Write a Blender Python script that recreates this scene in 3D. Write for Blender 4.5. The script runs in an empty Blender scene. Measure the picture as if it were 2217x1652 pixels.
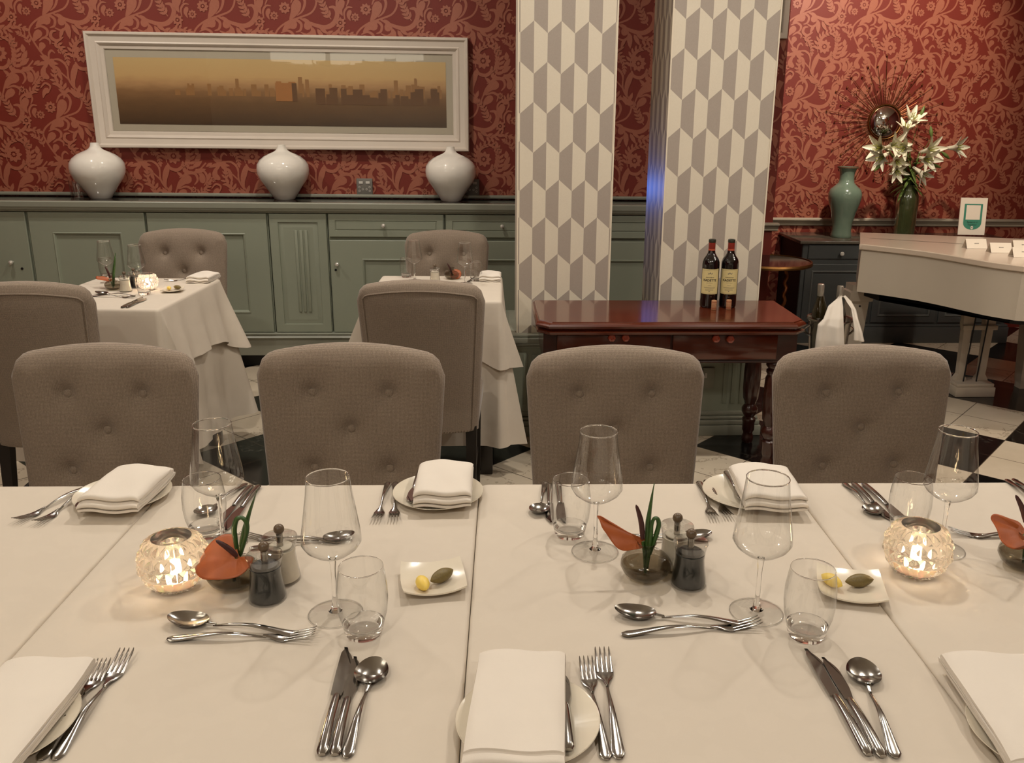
import bpy, bmesh, math, random
from mathutils import Vector, Matrix
PI = math.pi
sc = bpy.context.scene
COL = sc.collection

# ------------------------------------------------------------------ camera
W_, H_ = 2217, 1652
F_, CX_, CY_ = 1898.4, 1173.5, 797.4
PT, RL, YW = [math.radians(a) for a in (16.028, 0.742, 3.256)]
HC = 1.45
def _basis():
    fw = Vector((0, math.cos(PT), -math.sin(PT))); up = Vector((0, math.sin(PT), math.cos(PT))); rt = Vector((1, 0, 0))
    c, s = math.cos(RL), math.sin(RL)
    rt, up = c*rt+s*up, c*up-s*rt
    R = Matrix.Rotation(-YW, 3, 'Z')
    return R@rt, R@up, R@fw
RT, UP, FW = _basis()
O_ = Vector((0, 0, HC))
def ray(x, y): return RT*((x-CX_)/F_) - UP*((y-CY_)/F_) + FW
def onz(x, y, z):
    d = ray(x, y); return O_+d*((z-HC)/d.z)
def ony(x, y, Y):
    d = ray(x, y); return O_+d*(Y/d.y)
cam = bpy.data.cameras.new('camera'); co = bpy.data.objects.new('camera', cam); COL.objects.link(co)
m = Matrix((RT, UP, -FW)).transposed().to_4x4(); m.translation = O_
co.matrix_world = m
cam.sensor_width = 36; cam.lens = F_/W_*36
cam.shift_x = (W_/2-CX_)/W_; cam.shift_y = (CY_-H_/2)/W_
cam.clip_start = 0.02
sc.camera = co
sc.view_settings.view_transform = 'Standard'; sc.view_settings.look = 'None'
sc.view_settings.gamma = 1; sc.view_settings.use_curve_mapping = False
sc.view_settings.exposure = 0.0

# ------------------------------------------------------------------ materials
def lin(c):
    def f(v):
        v /= 255
        return v/12.92 if v <= .04045 else ((v+.055)/1.055)**2.4
    return tuple(f(v) for v in c)
class NT:
    def __init__(s, name):
        s.m = bpy.data.materials.new(name); s.m.use_nodes = True
        s.t = s.m.node_tree; s.t.nodes.clear()
        s.out = s.t.nodes.new('ShaderNodeOutputMaterial')
    def n(s, typ, **kw):
        nd = s.t.nodes.new('ShaderNode'+typ)
        for k, v in kw.items():
            if k.startswith('i_'):
                nd.inputs[k[2:].replace('_', ' ')].default_value = v
            else: setattr(nd, k, v)
        return nd
    def l(s, a, b): s.t.links.new(a, b)
    def mth(s, op, a, b=None, c=None):
        nd = s.t.nodes.new('ShaderNodeMath'); nd.operation = op
        for i, v in enumerate((a, b, c)):
            if v is None: continue
            if isinstance(v, (int, float)): nd.inputs[i].default_value = v
            else: s.l(v, nd.inputs[i])
        return nd.outputs[0]
    def mix(s, fac, a, b):
        nd = s.t.nodes.new('ShaderNodeMix'); nd.data_type = 'RGBA'
        for i, v in ((0, fac), (6, a), (7, b)):
            if isinstance(v, (int, float)): nd.inputs[i].default_value = v
            elif isinstance(v, tuple): nd.inputs[i].default_value = (*v, 1)[:4]
            else: s.l(v, nd.inputs[i])
        return nd.outputs[2]
    def obj(s): return s.n('TexCoord').outputs['Object']
    def noise(s, scale, detail=2, rough=.5, vec=None, sx=None):
        nd = s.n('TexNoise'); nd.inputs['Scale'].default_value = scale; nd.inputs['Detail'].default_value = detail
        nd.inputs['Roughness'].default_value = rough
        v = vec if vec is not None else s.obj()
        if sx:
            mp = s.n('Mapping'); mp.inputs['Scale'].default_value = sx; s.l(v, mp.inputs['Vector']); v = mp.outputs[0]
        s.l(v, nd.inputs['Vector'])
        return nd.outputs['Fac']
    def princ(s, col=None, rough=.5, metal=0, **kw):
        p = s.n('BsdfPrincipled')
        if isinstance(col, tuple): p.inputs['Base Color'].default_value = (*col, 1)
        elif col is not None: s.l(col, p.inputs['Base Color'])
        if isinstance(rough, (int, float)): p.inputs['Roughness'].default_value = rough
        else: s.l(rough, p.inputs['Roughness'])
        p.inputs['Metallic'].default_value = metal
        for k, v in kw.items(): p.inputs[k.replace('_', ' ')].default_value = v
        s.l(p.outputs[0], s.out.inputs['Surface'])
        return p
    def bump(s, p, h, strength=.3, dist=.002):
        b = s.n('Bump'); b.inputs['Strength'].default_value = strength; b.inputs['Distance'].default_value = dist
        s.l(h, b.inputs['Height']); s.l(b.outputs[0], p.inputs['Normal'])
def plain(name, rgb, rough=.5, metal=0, var=.08, vs=6, bs=None, bst=.2, bd=.001, **kw):
    t = NT(name); c = lin(rgb)
    f = t.noise(vs, 3)
    col = t.mix(f, tuple(v*(1-var) for v in c), tuple(min(1, v*(1+var)) for v in c))
    p = t.princ(col, rough, metal, **kw)
    if bs: t.bump(p, t.noise(bs, 2), bst, bd)
    return t.m

MT = {}
MT['green'] = plain('sage_paint', (140, 145, 127), .42, vs=3, var=.06, bs=40, bst=.08)
MT['green_top'] = plain('sage_moulding_paint', (142, 143, 128), .35, vs=3, var=.05)
MT['dark_glass'] = plain('dark_glossy_top', (24, 14, 12), .08, var=.1)
MT['kick'] = plain('black_recess', (18, 18, 15), .6)
MT['white_gloss'] = plain('white_ceramic', (232, 226, 214), .05, var=.03, Coat_Weight=.6)
MT['white_frame'] = plain('white_frame_paint', (205, 193, 178), .38, var=.05, vs=8)
MT['mat_board'] = plain('mat_board', (176, 166, 146), .7, var=.02)
MT['grey_plate'] = plain('grey_socket_plate', (112, 108, 100), .4)
MT['dark'] = plain('dark_hole', (12, 12, 11), .5)
MT['pale'] = plain('pale_plastic', (205, 200, 190), .4)
MT['col_edge'] = plain('cream_edge_trim', (226, 214, 192), .5)
MT['steel'] = plain('polished_steel', (168, 164, 158), .17, 1, var=.06, vs=30)
MT['steel_dull'] = plain('bucket_steel', (180, 176, 170), .22, 1)
MT['brass'] = plain('aged_brass', (150, 108, 62), .35, 1)
MT['bronze'] = plain('bronze_wire', (134, 82, 46), .4, .85)
MT['wood_dark'] = plain('espresso_wood', (30, 24, 18), .4, var=.2)
MT['porcelain'] = plain('white_porcelain', (222, 212, 192), .2, var=.02, Coat_Weight=.3)
MT['butter'] = plain('butter', (238, 206, 96), .45, var=.06, vs=80)
MT['tapenade'] = plain('olive_tapenade', (112, 96, 50), .5, var=.35, vs=400, bs=500, bst=.4)
MT['pepper'] = plain('peppercorn_fill', (26, 28, 26), .3, var=.5, vs=300)
MT['salt'] = plain('salt_fill', (215, 205, 185), .6, var=.05, vs=200)
MT['walnut'] = plain('turned_walnut', (96, 78, 58), .35, var=.3, vs=90)
MT['spadix'] = plain('maroon_spadix', (66, 30, 26), .55, var=.2, vs=200)
MT['leaf'] = plain('green_blade', (52, 84, 34), .38, var=.25, vs=40)
MT['lily_leaf'] = plain('lily_leaf', (98, 116, 56), .45, var=.3, vs=40)
MT['petal'] = plain('lily_petal', (222, 216, 190), .5, var=.06, vs=40)
MT['stamen'] = plain('lily_throat', (150, 150, 60), .5)
MT['celadon'] = plain('celadon_glaze', (112, 130, 112), .16, var=.14, vs=18, Coat_Weight=.5)
MT['piano'] = plain('white_piano_lacquer', (196, 184, 166), .3, var=.03)
MT['piano_top'] = plain('white_piano_lid', (206, 188, 168), .22, var=.03)
MT['cabinet'] = plain('slate_paint', (72, 75, 74), .4, var=.06)
MT['cab_bead'] = plain('slate_paint_bead', (98, 100, 97), .35)
MT['black'] = plain('matt_black', (12, 10, 9), .6)
MT['paper'] = plain('white_card', (226, 214, 196), .7, var=.02)
MT['ink'] = plain('grey_ink', (120, 112, 100), .7)
MT['ink_black'] = plain('black_ink', (26, 26, 24), .7)
MT['teal'] = plain('teal_print', (54, 128, 104), .6, var=.04)
MT['label'] = plain('cream_label', (214, 196, 138), .6, var=.03)
MT['capsule'] = plain('red_capsule', (132, 42, 30), .35, var=.1)
MT['capsule_band'] = plain('red_capsule_band', (176, 84, 60), .35)
MT['bottle_rim'] = plain('dark_bottle_lip', (40, 40, 28), .35)
MT['bottle'] = plain('dark_bottle_glass', (14, 9, 8), .06, Coat_Weight=1.0)
MT['green_bottle'] = plain('olive_bottle_glass', (38, 32, 14), .08, Coat_Weight=1.0)
MT['foil'] = plain('silver_foil', (196, 190, 178), .3, .8)
MT['cork'] = plain('cork', (168, 120, 84), .8, var=.3, vs=200)
MT['mirror'] = plain('convex_mirror', (225, 225, 222), .02, 1, var=0)
MT['cream'] = plain('cream_plaster', (236, 230, 220), .8, var=.03)
MT['wax'] = plain('candle_wax', (240, 226, 200), .5, Subsurface_Weight=.3)
MT['napkin'] = plain('white_linen', (222, 213, 200), .85, var=.03, vs=20, bs=700, bst=.25, bd=.0006)
MT['fixture'] = plain('white_fixture', (230, 224, 214), .5)
MT['amber_knob'] = plain('ruby_glass_knob', (150, 60, 40), .08, Coat_Weight=1.0)
MT['crystal'] = plain('crystal_knob', (236, 232, 222), .12, .5)

def m_emit(name, rgb, st):
    t = NT(name); e = t.n('Emission'); e.inputs[0].default_value = (*lin(rgb), 1); e.inputs[1].default_value = st
    t.l(e.outputs[0], t.out.inputs[0]); return t.m
MT['flame'] = m_emit('candle_flame', (255, 220, 170), 140)
MT['shade'] = m_emit('lit_lamp_shade', (255, 240, 214), 2.5)
MT['bulb'] = m_emit('lamp_bulb', (255, 224, 180), 14)

def m_thin(name, tint=(1, 1, 1), ior=1.5, add=0.0, edge=.55):
    # thin clear glass: straight-through transmission plus Fresnel reflection
    t = NT(name)
    tr = t.n('BsdfTransparent'); lw = t.n('LayerWeight'); lw.inputs[0].default_value = .5   # more glass in the path towards the edge
    e = t.mth('POWER', lw.outputs['Facing'], 3.0)
    t.l(t.mix(e, tuple(tint), tuple(v*edge for v in tint)), tr.inputs[0])
    g = t.n('BsdfGlossy'); g.inputs['Roughness'].default_value = .015; g.inputs[0].default_value = (1, 1, 1, 1)
    f = t.n('Fresnel'); gm = t.n('NewGeometry')
    t.l(t.mth('ADD', t.mth('MULTIPLY', gm.outputs['Backfacing'], 1/ior-ior), ior), f.inputs[0])   # same reflection seen from either side
    fac = t.mth('MINIMUM', t.mth('ADD', f.outputs[0], add), 1.0)
    mx = t.n('MixShader'); t.l(fac, mx.inputs[0]); t.l(tr.outputs[0], mx.inputs[1]); t.l(g.outputs[0], mx.inputs[2])
    t.l(mx.outputs[0], t.out.inputs[0]); return t.m
MT['glass'] = m_thin('clear_glassware', (.97, .97, .965), 1.5, .02)
MT['clear_cap'] = m_thin('clear_plastic_cap', (.93, .93, .92), 1.5, .10, .4)
MT['pane'] = m_thin('picture_glass', (.98, .98, .97), 1.5, 0, 1)
MT['smoke'] = m_thin('smoked_glass', (.66, .63, .57))
MT['green_glass'] = plain('green_vase_glass', (74, 80, 48), .14, var=.2, vs=30, Transmission_Weight=.35, Coat_Weight=.5)
def m_glass(name, rgb=(1, 1, 1), rough=0.0, ior=1.48):
    t = NT(name); t.princ(rgb, rough, 0, Transmission_Weight=1.0, IOR=ior); return t.m
MT['solid_glass'] = m_glass('solid_glass')
def m_cut():
    t = NT('cut_glass'); g = t.n('BsdfGlass'); g.inputs['IOR'].default_value = 1.42; g.inputs['Roughness'].default_value = .03; g.inputs[0].default_value = (1, .98, .95, 1)
    tl = t.n('BsdfTranslucent'); tl.inputs[0].default_value = (1, .96, .90, 1); mx = t.n('MixShader'); mx.inputs[0].default_value = .07
    t.l(g.outputs[0], mx.inputs[1]); t.l(tl.outputs[0], mx.inputs[2]); t.l(mx.outputs[0], t.out.inputs[0]); return t.m
MT['crystal_glass'] = m_cut()
MT['acrylic'] = m_glass('clear_acrylic', (1, 1, 1), .0, 1.3)

def m_fabric():
    t = NT('taupe_weave')
    v = t.obj()
    n1 = t.noise(420, 2, vec=v, sx=(1, 1, .55)); n2 = t.noise(5, 2, vec=v)
    w1 = t.n('TexWave', wave_type='BANDS', bands_direction='X'); w1.inputs['Scale'].default_value = 95; w1.inputs['Distortion'].default_value = 1.2
    w2 = t.n('TexWave', wave_type='BANDS', bands_direction='Z'); w2.inputs['Scale'].default_value = 95; w2.inputs['Distortion'].default_value = 1.2
    t.l(v, w1.inputs[0]); t.l(v, w2.inputs[0])
    h = t.mth('MULTIPLY', w1.outputs['Fac'], w2.outputs['Fac'])
    f = t.mth('ADD', t.mth('MULTIPLY', n1, .6), t.mth('MULTIPLY', h, .4))
    c = t.mix(f, lin((86, 74, 63)), lin((182, 163, 143)))
    c = t.mix(t.mth('MULTIPLY', n2, .25), c, lin((128, 115, 96)))
    p = t.princ(c, .9); p.inputs['Sheen Weight'].default_value = .25; p.inputs['Sheen Roughness'].default_value = .4
    t.bump(p, f, .5, .0012); return t.m
MT['fabric'] = m_fabric()
def m_cloth():
    t = NT('white_damask_cloth')
    v = t.obj()
    d = t.noise(22, 1.5, vec=v); f = t.mth('GREATER_THAN', d, .52)
    c = t.mix(f, lin((204, 193, 177)), lin((205, 194, 178)))
    p = t.princ(c, .8); p.inputs['Specular IOR Level'].default_value = .35
    a = t.noise(3.5, 2, vec=v, sx=(1, .35, 1)); b = t.noise(14, 2, vec=v)
    h = t.mth('ADD', t.mth('MULTIPLY', a, 1.0), t.mth('ADD', t.mth('MULTIPLY', b, .16), t.mth('MULTIPLY', f, .0004)))
    t.bump(p, h, .5, .02); return t.m
MT['cloth'] = m_cloth()
def m_wood(name, c0, c1, rough, ax=(1, 12, 12)):
    t = NT(name)
    n = t.noise(3.2, 6, .65, sx=ax)
    c = t.mix(n, lin(c0), lin(c1)); t.princ(c, rough, 0, Coat_Weight=.5, Coat_Roughness=.08); return t.m
MT['mahogany'] = m_wood('polished_mahogany', (58, 20, 10), (98, 42, 22), .2)
MT['mahogany_dark'] = m_wood('dark_mahogany', (40, 15, 8), (66, 26, 14), .3)
def m_marble(name, c0, c1, rough):
    t = NT(name); n = t.noise(9, 8, .7); c = t.mix(n, lin(c0), lin(c1)); t.princ(c, rough); return t.m
MT['marble_top'] = m_marble('grey_marble', (40, 38, 34), (128, 118, 102), .15)
def m_floor():
    t = NT('checkered_marble')
    th = math.radians(46.6); S = .53; u0, v0 = 4.41, .84
    sep = t.n('SeparateXYZ'); t.l(t.obj(), sep.inputs[0]); x, y = sep.outputs[0], sep.outputs[1]
    def lc(a, b, o): return t.mth('DIVIDE', t.mth('SUBTRACT', t.mth('ADD', t.mth('MULTIPLY', x, a), t.mth('MULTIPLY', y, b)), o), S)
    u = lc(math.cos(th), math.sin(th), u0); v = lc(-math.sin(th), math.cos(th), v0)
    par = t.mth('MODULO', t.mth('ABSOLUTE', t.mth('ADD', t.mth('FLOOR', u), t.mth('FLOOR', v))), 2.0)
    def line(a):
        f = t.mth('FRACT', t.mth('MULTIPLY', a, 2.0)); return t.mth('LESS_THAN', t.mth('MINIMUM', f, t.mth('SUBTRACT', 1.0, f)), .009)
    g = t.mth('MAXIMUM', line(u), line(v))
    n = t.noise(3.0, 8, .62); n2 = t.noise(1.3, 6, .7)
    wv = t.mix(n, lin((188, 172, 148)), lin((226, 212, 190)))
    vein = t.mth('LESS_THAN', t.mth('ABSOLUTE', t.mth('SUBTRACT', n2, .5)), .006)
    wv = t.mix(t.mth('MULTIPLY', vein, .5), wv, lin((140, 126, 106)))
    bk = t.mix(t.mth('MULTIPLY', vein, .35), lin((18, 17, 16)), lin((90, 86, 78)))
    c = t.mix(par, wv, bk); c = t.mix(t.mth('MULTIPLY', g, .8), c, lin((62, 52, 42)))
    t.princ(c, .16); return t.m
MT['floor'] = m_floor()
def m_wallred():
    t = NT('red_wallpaper_ground')
    n = t.noise(300, 2); c = t.mix(n, lin((104, 28, 14)), lin((124, 39, 20)))
    p = t.princ(c, .62); return t.m
MT['wallred'] = m_wallred()
def m_motif():
    t = NT('wallpaper_motif')
    n = t.noise(500, 2); c = t.mix(n, lin((140, 76, 56)), lin((172, 105, 80)))
    t.princ(c, .5); return t.m
MT['motif'] = m_motif()
def m_hex(name, ux, uz):
    # long split hexagons: stripes of width w, slanted ends every P
    t = NT(name); w, P, s = .0575, .163, .0495
    sep = t.n('SeparateXYZ'); t.l(t.obj(), sep.inputs[0])
    a = t.mth('DIVIDE', t.mth('SUBTRACT', t.mth('ADD', sep.outputs[0], sep.outputs[1]), ux), w)
    i = t.mth('FLOOR', a); f = t.mth('SUBTRACT', a, i)
    par = t.mth('MODULO', t.mth('ADD', i, 100.0), 2.0)
    tt = t.mth('ADD', t.mth('DIVIDE', t.mth('SUBTRACT', sep.outputs[2], uz), P), par)
    hh = t.mth('MODULO', t.mth('ADD', tt, 100.5), 2.0)
    d = t.mth('MULTIPLY', t.mth('SUBTRACT', f, .5), s/P)
    li = t.mth('MULTIPLY', t.mth('GREATER_THAN', hh, t.mth('ADD', d, .5)), t.mth('LESS_THAN', hh, t.mth('SUBTRACT', 1.5, d)))
    n = t.noise(250, 2)
    c0 = t.mix(n, lin((162, 150, 138)), lin((172, 160, 148))); c1 = t.mix(n, lin((216, 205, 184)), lin((224, 214, 194)))
    c = t.mix(li, c0, c1)
    t.princ(c, .5); return t.m

# ------------------------------------------------------------------ mesh builder
class MB:
    def __init__(s): s.v = []; s.f = []; s.mi = []; s.cur = 0
    def add(s, vs, fs, M=None):
        b = len(s.v)
        s.v += [tuple(M@Vector(p)) for p in vs] if M is not None else [tuple(p) for p in vs]
        s.f += [tuple(i+b for i in f) for f in fs]; s.mi += [s.cur]*len(fs)
        return s
    def box(s, x0, x1, y0, y1, z0, z1, bev=0, M=None, seg=2):
        bm = bmesh.new(); bmesh.ops.create_cube(bm, size=1)
        for v in bm.verts: v.co = ((x0+x1)/2+v.co.x*(x1-x0), (y0+y1)/2+v.co.y*(y1-y0), (z0+z1)/2+v.co.z*(z1-z0))
        if bev: bmesh.ops.bevel(bm, geom=bm.edges[:], offset=bev, segments=seg, affect='EDGES', profile=.5)
        bm.verts.index_update()
        s.add([v.co.copy() for v in bm.verts], [[v.index for v in f.verts] for f in bm.faces], M); bm.free(); return s
    def lathe(s, prof, n=32, c=(0, 0, 0), M=None, close=False, rib=None):
        vs = []; fs = []
        for k, (r, z) in enumerate(prof):
            for j in range(n):
                a = 2*PI*j/n; rr = r*(rib(a, z) if rib else 1)
                vs.append((c[0]+rr*math.cos(a), c[1]+rr*math.sin(a), c[2]+z))
        K = len(prof)
        for k in range(K-1 if not close else K):
            k2 = (k+1) % K
            for j in range(n):
                fs.append((k*n+j, k*n+(j+1) % n, k2*n+(j+1) % n, k2*n+j))
        return s.add(vs, fs, M)
    def cap(s, r, z, n=32, c=(0, 0, 0), up=True, M=None):
        vs = [(c[0]+r*math.cos(2*PI*j/n), c[1]+r*math.sin(2*PI*j/n), c[2]+z) for j in range(n)]
        return s.add(vs, [tuple(range(n)) if up else tuple(range(n-1, -1, -1))], M)
    def loft(s, rings, M=None, cap=True):
        n = len(rings[0]); vs = [p for r in rings for p in r]; fs = []
        for k in range(len(rings)-1):
            for j in range(n): fs.append((k*n+j, k*n+(j+1) % n, (k+1)*n+(j+1) % n, (k+1)*n+j))
        if cap:
            fs.append(tuple(range(n-1, -1, -1))); e = (len(rings)-1)*n; fs.append(tuple(range(e, e+n)))
        return s.add(vs, fs, M)
    def tube(s, pts, r, n=8, M=None, cap=True):
        pts = [Vector(p) for p in pts]; rings = []; nrm = None
        for i, p in enumerate(pts):
            t = (pts[min(i+1, len(pts)-1)]-pts[max(i-1, 0)]).normalized()
            if nrm is None:
                nrm = t.orthogonal().normalized()
            else:
                nrm = (nrm-t*nrm.dot(t)).normalized()
            b = t.cross(nrm); rr = r[i] if isinstance(r, (list, tuple)) else r
            rings.append([p+nrm*(rr*math.cos(2*PI*j/n))+b*(rr*math.sin(2*PI*j/n)) for j in range(n)])
        return s.loft(rings, M, cap)
    def grid(s, fn, nu, nv, M=None, wrap=False):
        vs = [fn(i/nu, j/nv) for j in range(nv+1) for i in range(nu+1)]; w = nu+1
        return s.add(vs, [(j*w+i, j*w+i+1, (j+1)*w+i+1, (j+1)*w+i) for j in range(nv) for i in range(nu)], M)
    def prism(s, poly, z0, z1, M=None):
        n = len(poly)
        vs = [(p[0], p[1], z0) for p in poly]+[(p[0], p[1], z1) for p in poly]
        return s.add(vs, [tuple(range(n-1, -1, -1)), tuple(range(n, 2*n))]+[(i, (i+1) % n, n+(i+1) % n, n+i) for i in range(n)], M)
    def sphere(s, c, r, nu=16, nv=10, sc3=(1, 1, 1), M=None):
        def fn(u, v):
            a = 2*PI*u; b = PI*v-PI/2
            return (c[0]+r*sc3[0]*math.cos(b)*math.cos(a), c[1]+r*sc3[1]*math.cos(b)*math.sin(a), c[2]+r*sc3[2]*math.sin(b))
        return s.grid(fn, nu, nv, M)
    def panel(s, x0, x1, z0, z1, y, loops, fill=True):
        # rectangular rings facing -y: loops = (inset, depth)
        vs = []; fs = []
        for (i, d) in loops: vs += [(x0+i, y+d, z0+i), (x1-i, y+d, z0+i), (x1-i, y+d, z1-i), (x0+i, y+d, z1-i)]
        for k in range(len(loops)-1):
            for j in range(4): fs.append((k*4+j, k*4+(j+1) % 4, k*4+4+(j+1) % 4, k*4+4+j))
        e = (len(loops)-1)*4
        if fill: fs.append((e, e+1, e+2, e+3))
        return s.add(vs, fs)
    def build(s, name, mats, parent=None, smooth=True, ang=38, loc=None):
        me = bpy.data.meshes.new(name); me.from_pydata([tuple(v) for v in s.v], [], s.f)
        mats = mats if isinstance(mats, (list, tuple)) else [mats]
        for a in mats: me.materials.append(MT[a] if isinstance(a, str) else a)
        if len(mats) > 1: me.polygons.foreach_set('material_index', s.mi)
        bm = bmesh.new(); bm.from_mesh(me); bmesh.ops.remove_doubles(bm, verts=bm.verts, dist=1e-6)
        bmesh.ops.recalc_face_normals(bm, faces=bm.faces); bm.to_mesh(me); bm.free()
        if smooth:
            me.polygons.foreach_set('use_smooth', [True]*len(me.polygons)); me.set_sharp_from_angle(angle=math.radians(ang))
        o = bpy.data.objects.new(name, me); COL.objects.link(o)
        if parent is not None: adopt(o, parent)
        if loc is not None: o.location = loc
        return o
KID = {}
def adopt(o, p): o.parent = p; KID.setdefault(p.name, []).append(o)
def kids(o): return KID.get(o.name, [])
def tag(o, label=None, cat=None, group=None, kind=None):
    if label: o['label'] = label
    if cat: o['category'] = cat
    if group: o['group'] = group
    if kind: o['kind'] = kind
    return o
def empty(name, loc=(0, 0, 0), rz=0, label=None, cat=None, group=None, kind=None, scale=None):
    o = bpy.data.objects.new(name, None); COL.objects.link(o); o.location = loc; o.rotation_euler = (0, 0, rz)
    o.empty_display_size = .05
    if scale: o.scale = scale
    return tag(o, label, cat, group, kind)
def clone(root, loc, rz=0, label=None, group=None, scale=None):
    r = root.copy(); COL.objects.link(r); r.location = loc; r.rotation_euler = (0, 0, rz)
    r.scale = scale if scale else (1, 1, 1)
    if label: r['label'] = label
    if group: r['group'] = group
    for ch in kids(root):
        c = ch.copy(); COL.objects.link(c); adopt(c, r)
        for g in kids(ch):
            d = g.copy(); COL.objects.link(d); adopt(d, c)
    return r
_first = {}
def place(kind, make, loc, rz, label, group=None, scale=None):
    """first call builds the thing, later calls copy it with its parts"""
    if kind not in _first:
        r = make(); _first[kind] = r
        r.location = loc; r.rotation_euler = (0, 0, rz)
        if scale: r.scale = scale
        r['label'] = label
        if group: r['group'] = group
        return r
    return clone(_first[kind], loc, rz, label, group, scale)
def text_mesh(s, body, size, fn, res=2, bold=0):
    """flat lettering as mesh; fn maps (x, y) of the text plane, centred, to 3-D"""
    cu = bpy.data.curves.new('lettering', 'FONT'); cu.body = body; cu.size = size; cu.align_x = 'CENTER'; cu.resolution_u = res; cu.offset = bold
    ob = bpy.data.objects.new('lettering_tmp', cu); COL.objects.link(ob)
    me = bpy.data.meshes.new_from_object(ob.evaluated_get(bpy.context.evaluated_depsgraph_get()))
    s.add([fn(v.co.x, v.co.y) for v in me.vertices], [tuple(p.vertices) for p in me.polygons])
    bpy.data.objects.remove(ob); bpy.data.curves.remove(cu); bpy.data.meshes.remove(me)
    return s
# ------------------------------------------------------------------ wallpaper motif (shapes printed on the walls)
def motif_tile():
    P = []; D = [0]; K = .45/670
    T = lambda x, y: ((x-540)*K, (880-y)*K)
    def put(q): P.append((q, D[0] % 60))
    def curve(p, n):
        o = []
        for i in range(len(p)-1):
            a, b, c, d = p[max(i-1, 0)], p[i], p[i+1], p[min(i+2, len(p)-1)]
            for k in range(n):
                t = k/n; o.append(tuple(.5*(2*b[j]+(c[j]-a[j])*t+(2*a[j]-5*b[j]+4*c[j]-d[j])*t*t+(3*b[j]-a[j]-3*c[j]+d[j])*t**3) for j in (0, 1)))
        return o+[p[-1]]
    def ribbon(pts, wf):
        D[0] += 1; n = len(pts); A = []; B = []
        for i in range(n):
            (x0, y0), (x1, y1) = pts[max(i-1, 0)], pts[min(i+1, n-1)]; dx, dy = x1-x0, y1-y0; L = math.hypot(dx, dy) or 1; w = wf(i/(n-1))*.575
            A.append(T(pts[i][0]-dy/L*w, pts[i][1]+dx/L*w)); B.append(T(pts[i][0]+dy/L*w, pts[i][1]-dx/L*w))
        for i in range(n-1): put([A[i], B[i], B[i+1], A[i+1]])
    def leaf(x, y, a, l, w):
        D[0] += 1; c, s = math.cos(a), math.sin(a)
        w *= 1.15; put([T(x+c*u*l-s*v*w, y+s*u*l+c*v*w) for u, v in [(0, 0), (.2, .38), (.5, .5), (.78, .3), (1, 0), (.78, -.24), (.5, -.42), (.2, -.36)]])
    def body(w, *p): ribbon(curve(p, 6), lambda t: w*(max(.05, (t/.66))**.8 if t < .66 else math.sqrt(max(.01, 1-((t-.66)/.34)**2))))
    def arc(w, *p):
        c = curve(p, 5); ribbon(c, lambda t: w*(.3+.7*math.sin(PI*min(1, t*1.02))**.8))
    def vine(w, *p): ribbon(curve(p, 6), lambda t: w)
    def spray(l, w, *p):
        c = curve(p, 5); ribbon(c, lambda t: 7); n = len(c)
        for i in range(2, n, 2):
            a = math.atan2(c[i][1]-c[i-1][1], c[i][0]-c[i-1][0]); f = 1-.45*i/n
            leaf(*c[i], a+.75, l*f, w*f); leaf(*c[i], a-.75, l*f, w*f)
        leaf(*c[-1], math.atan2(c[-1][1]-c[-2][1], c[-1][0]-c[-2][0]), l*.8, w)
    def flower(x, y, r, n=8):
        for k in range(n): a = 2*PI*k/n; leaf(x+r*.3*math.cos(a), y+r*.3*math.sin(a), a, r*.72, r*.5)
        D[0] += 1; put([T(x+r*.2*math.cos(k*PI/4), y+r*.2*math.sin(k*PI/4)) for k in range(8)])
    vine(13, (650, 560), (600, 490), (552, 405), (528, 335), (560, 275), (640, 220), (740, 185), (830, 150), (870, 105), (884, 62))
    vine(11, (884, 62), (860, -20), (800, -110), (720, -190), (690, -230), (650, -260))
    arc(34, (740, 190), (850, 238), (950, 258), (1022, 222), (1052, 150), (1030, 102), (985, 100))
    body(70, (655, 205), (700, 140), (732, 48)); arc(20, (672, 75), (705, 18), (760, 6), (790, 60), (765, 132), (720, 170))
    body(66, (590, 292), (650, 245), (715, 240)); arc(20, (640, 215), (705, 205), (748, 235), (738, 285), (700, 300))
    body(52, (770, 190), (800, 225), (795, 282)); arc(18, (740, 300), (795, 320), (835, 285), (820, 225))
    body(54, (556, 412), (580, 370), (625, 325)); arc(19, (575, 310), (630, 290), (675, 315), (672, 355), (645, 375))
    body(46, (602, 492), (612, 455), (635, 420)); arc(17, (600, 405), (645, 378), (686, 398), (684, 432))
    arc(16, (662, 552), (664, 505), (690, 478), (715, 500)); body(44, (655, 575), (612, 615), (600, 665), (640, 702))
    for a, l in ((-2.5, 80), (-2.0, 60), (.25, 85), (.9, 80), (2.2, 90), (2.8, 110), (-.3, 60)): leaf(652, 565, a, l, 30)
    arc(18, (680, 552), (742, 550), (790, 590), (802, 655)); leaf(700, 600, .8, 70, 26); leaf(720, 640, 1.2, 80, 30)
    flower(930, 505, 68, 9); arc(26, (872, 565), (895, 610), (955, 622), (1000, 585), (1004, 545))
    body(44, (842, 790), (836, 700), (880, 575)); arc(14, (838, 785), (800, 700), (806, 600))
    spray(62, 26, (868, 560), (862, 470), (900, 405), (985, 375), (1050, 420)); spray(84, 32, (990, 680), (1050, 590), (1068, 500), (1050, 410))
    for x, y, a, l in ((1085, 600, -.6, 105), (1110, 560, -1.0, 95), (1090, 640, -.25, 110), (1130, 500, -1.6, 70)): leaf(x, y, a, l, 40)
    body(52, (1095, 165), (1075, 110), (1105, 38)); arc(18, (1050, 130), (1055, 45), (1110, 8), (1150, 40), (1130, 92))
    body(32, (1160, 205), (1145, 165), (1165, 120)); arc(15, (1115, 200), (1110, 140), (1140, 98), (1180, 100))
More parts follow.
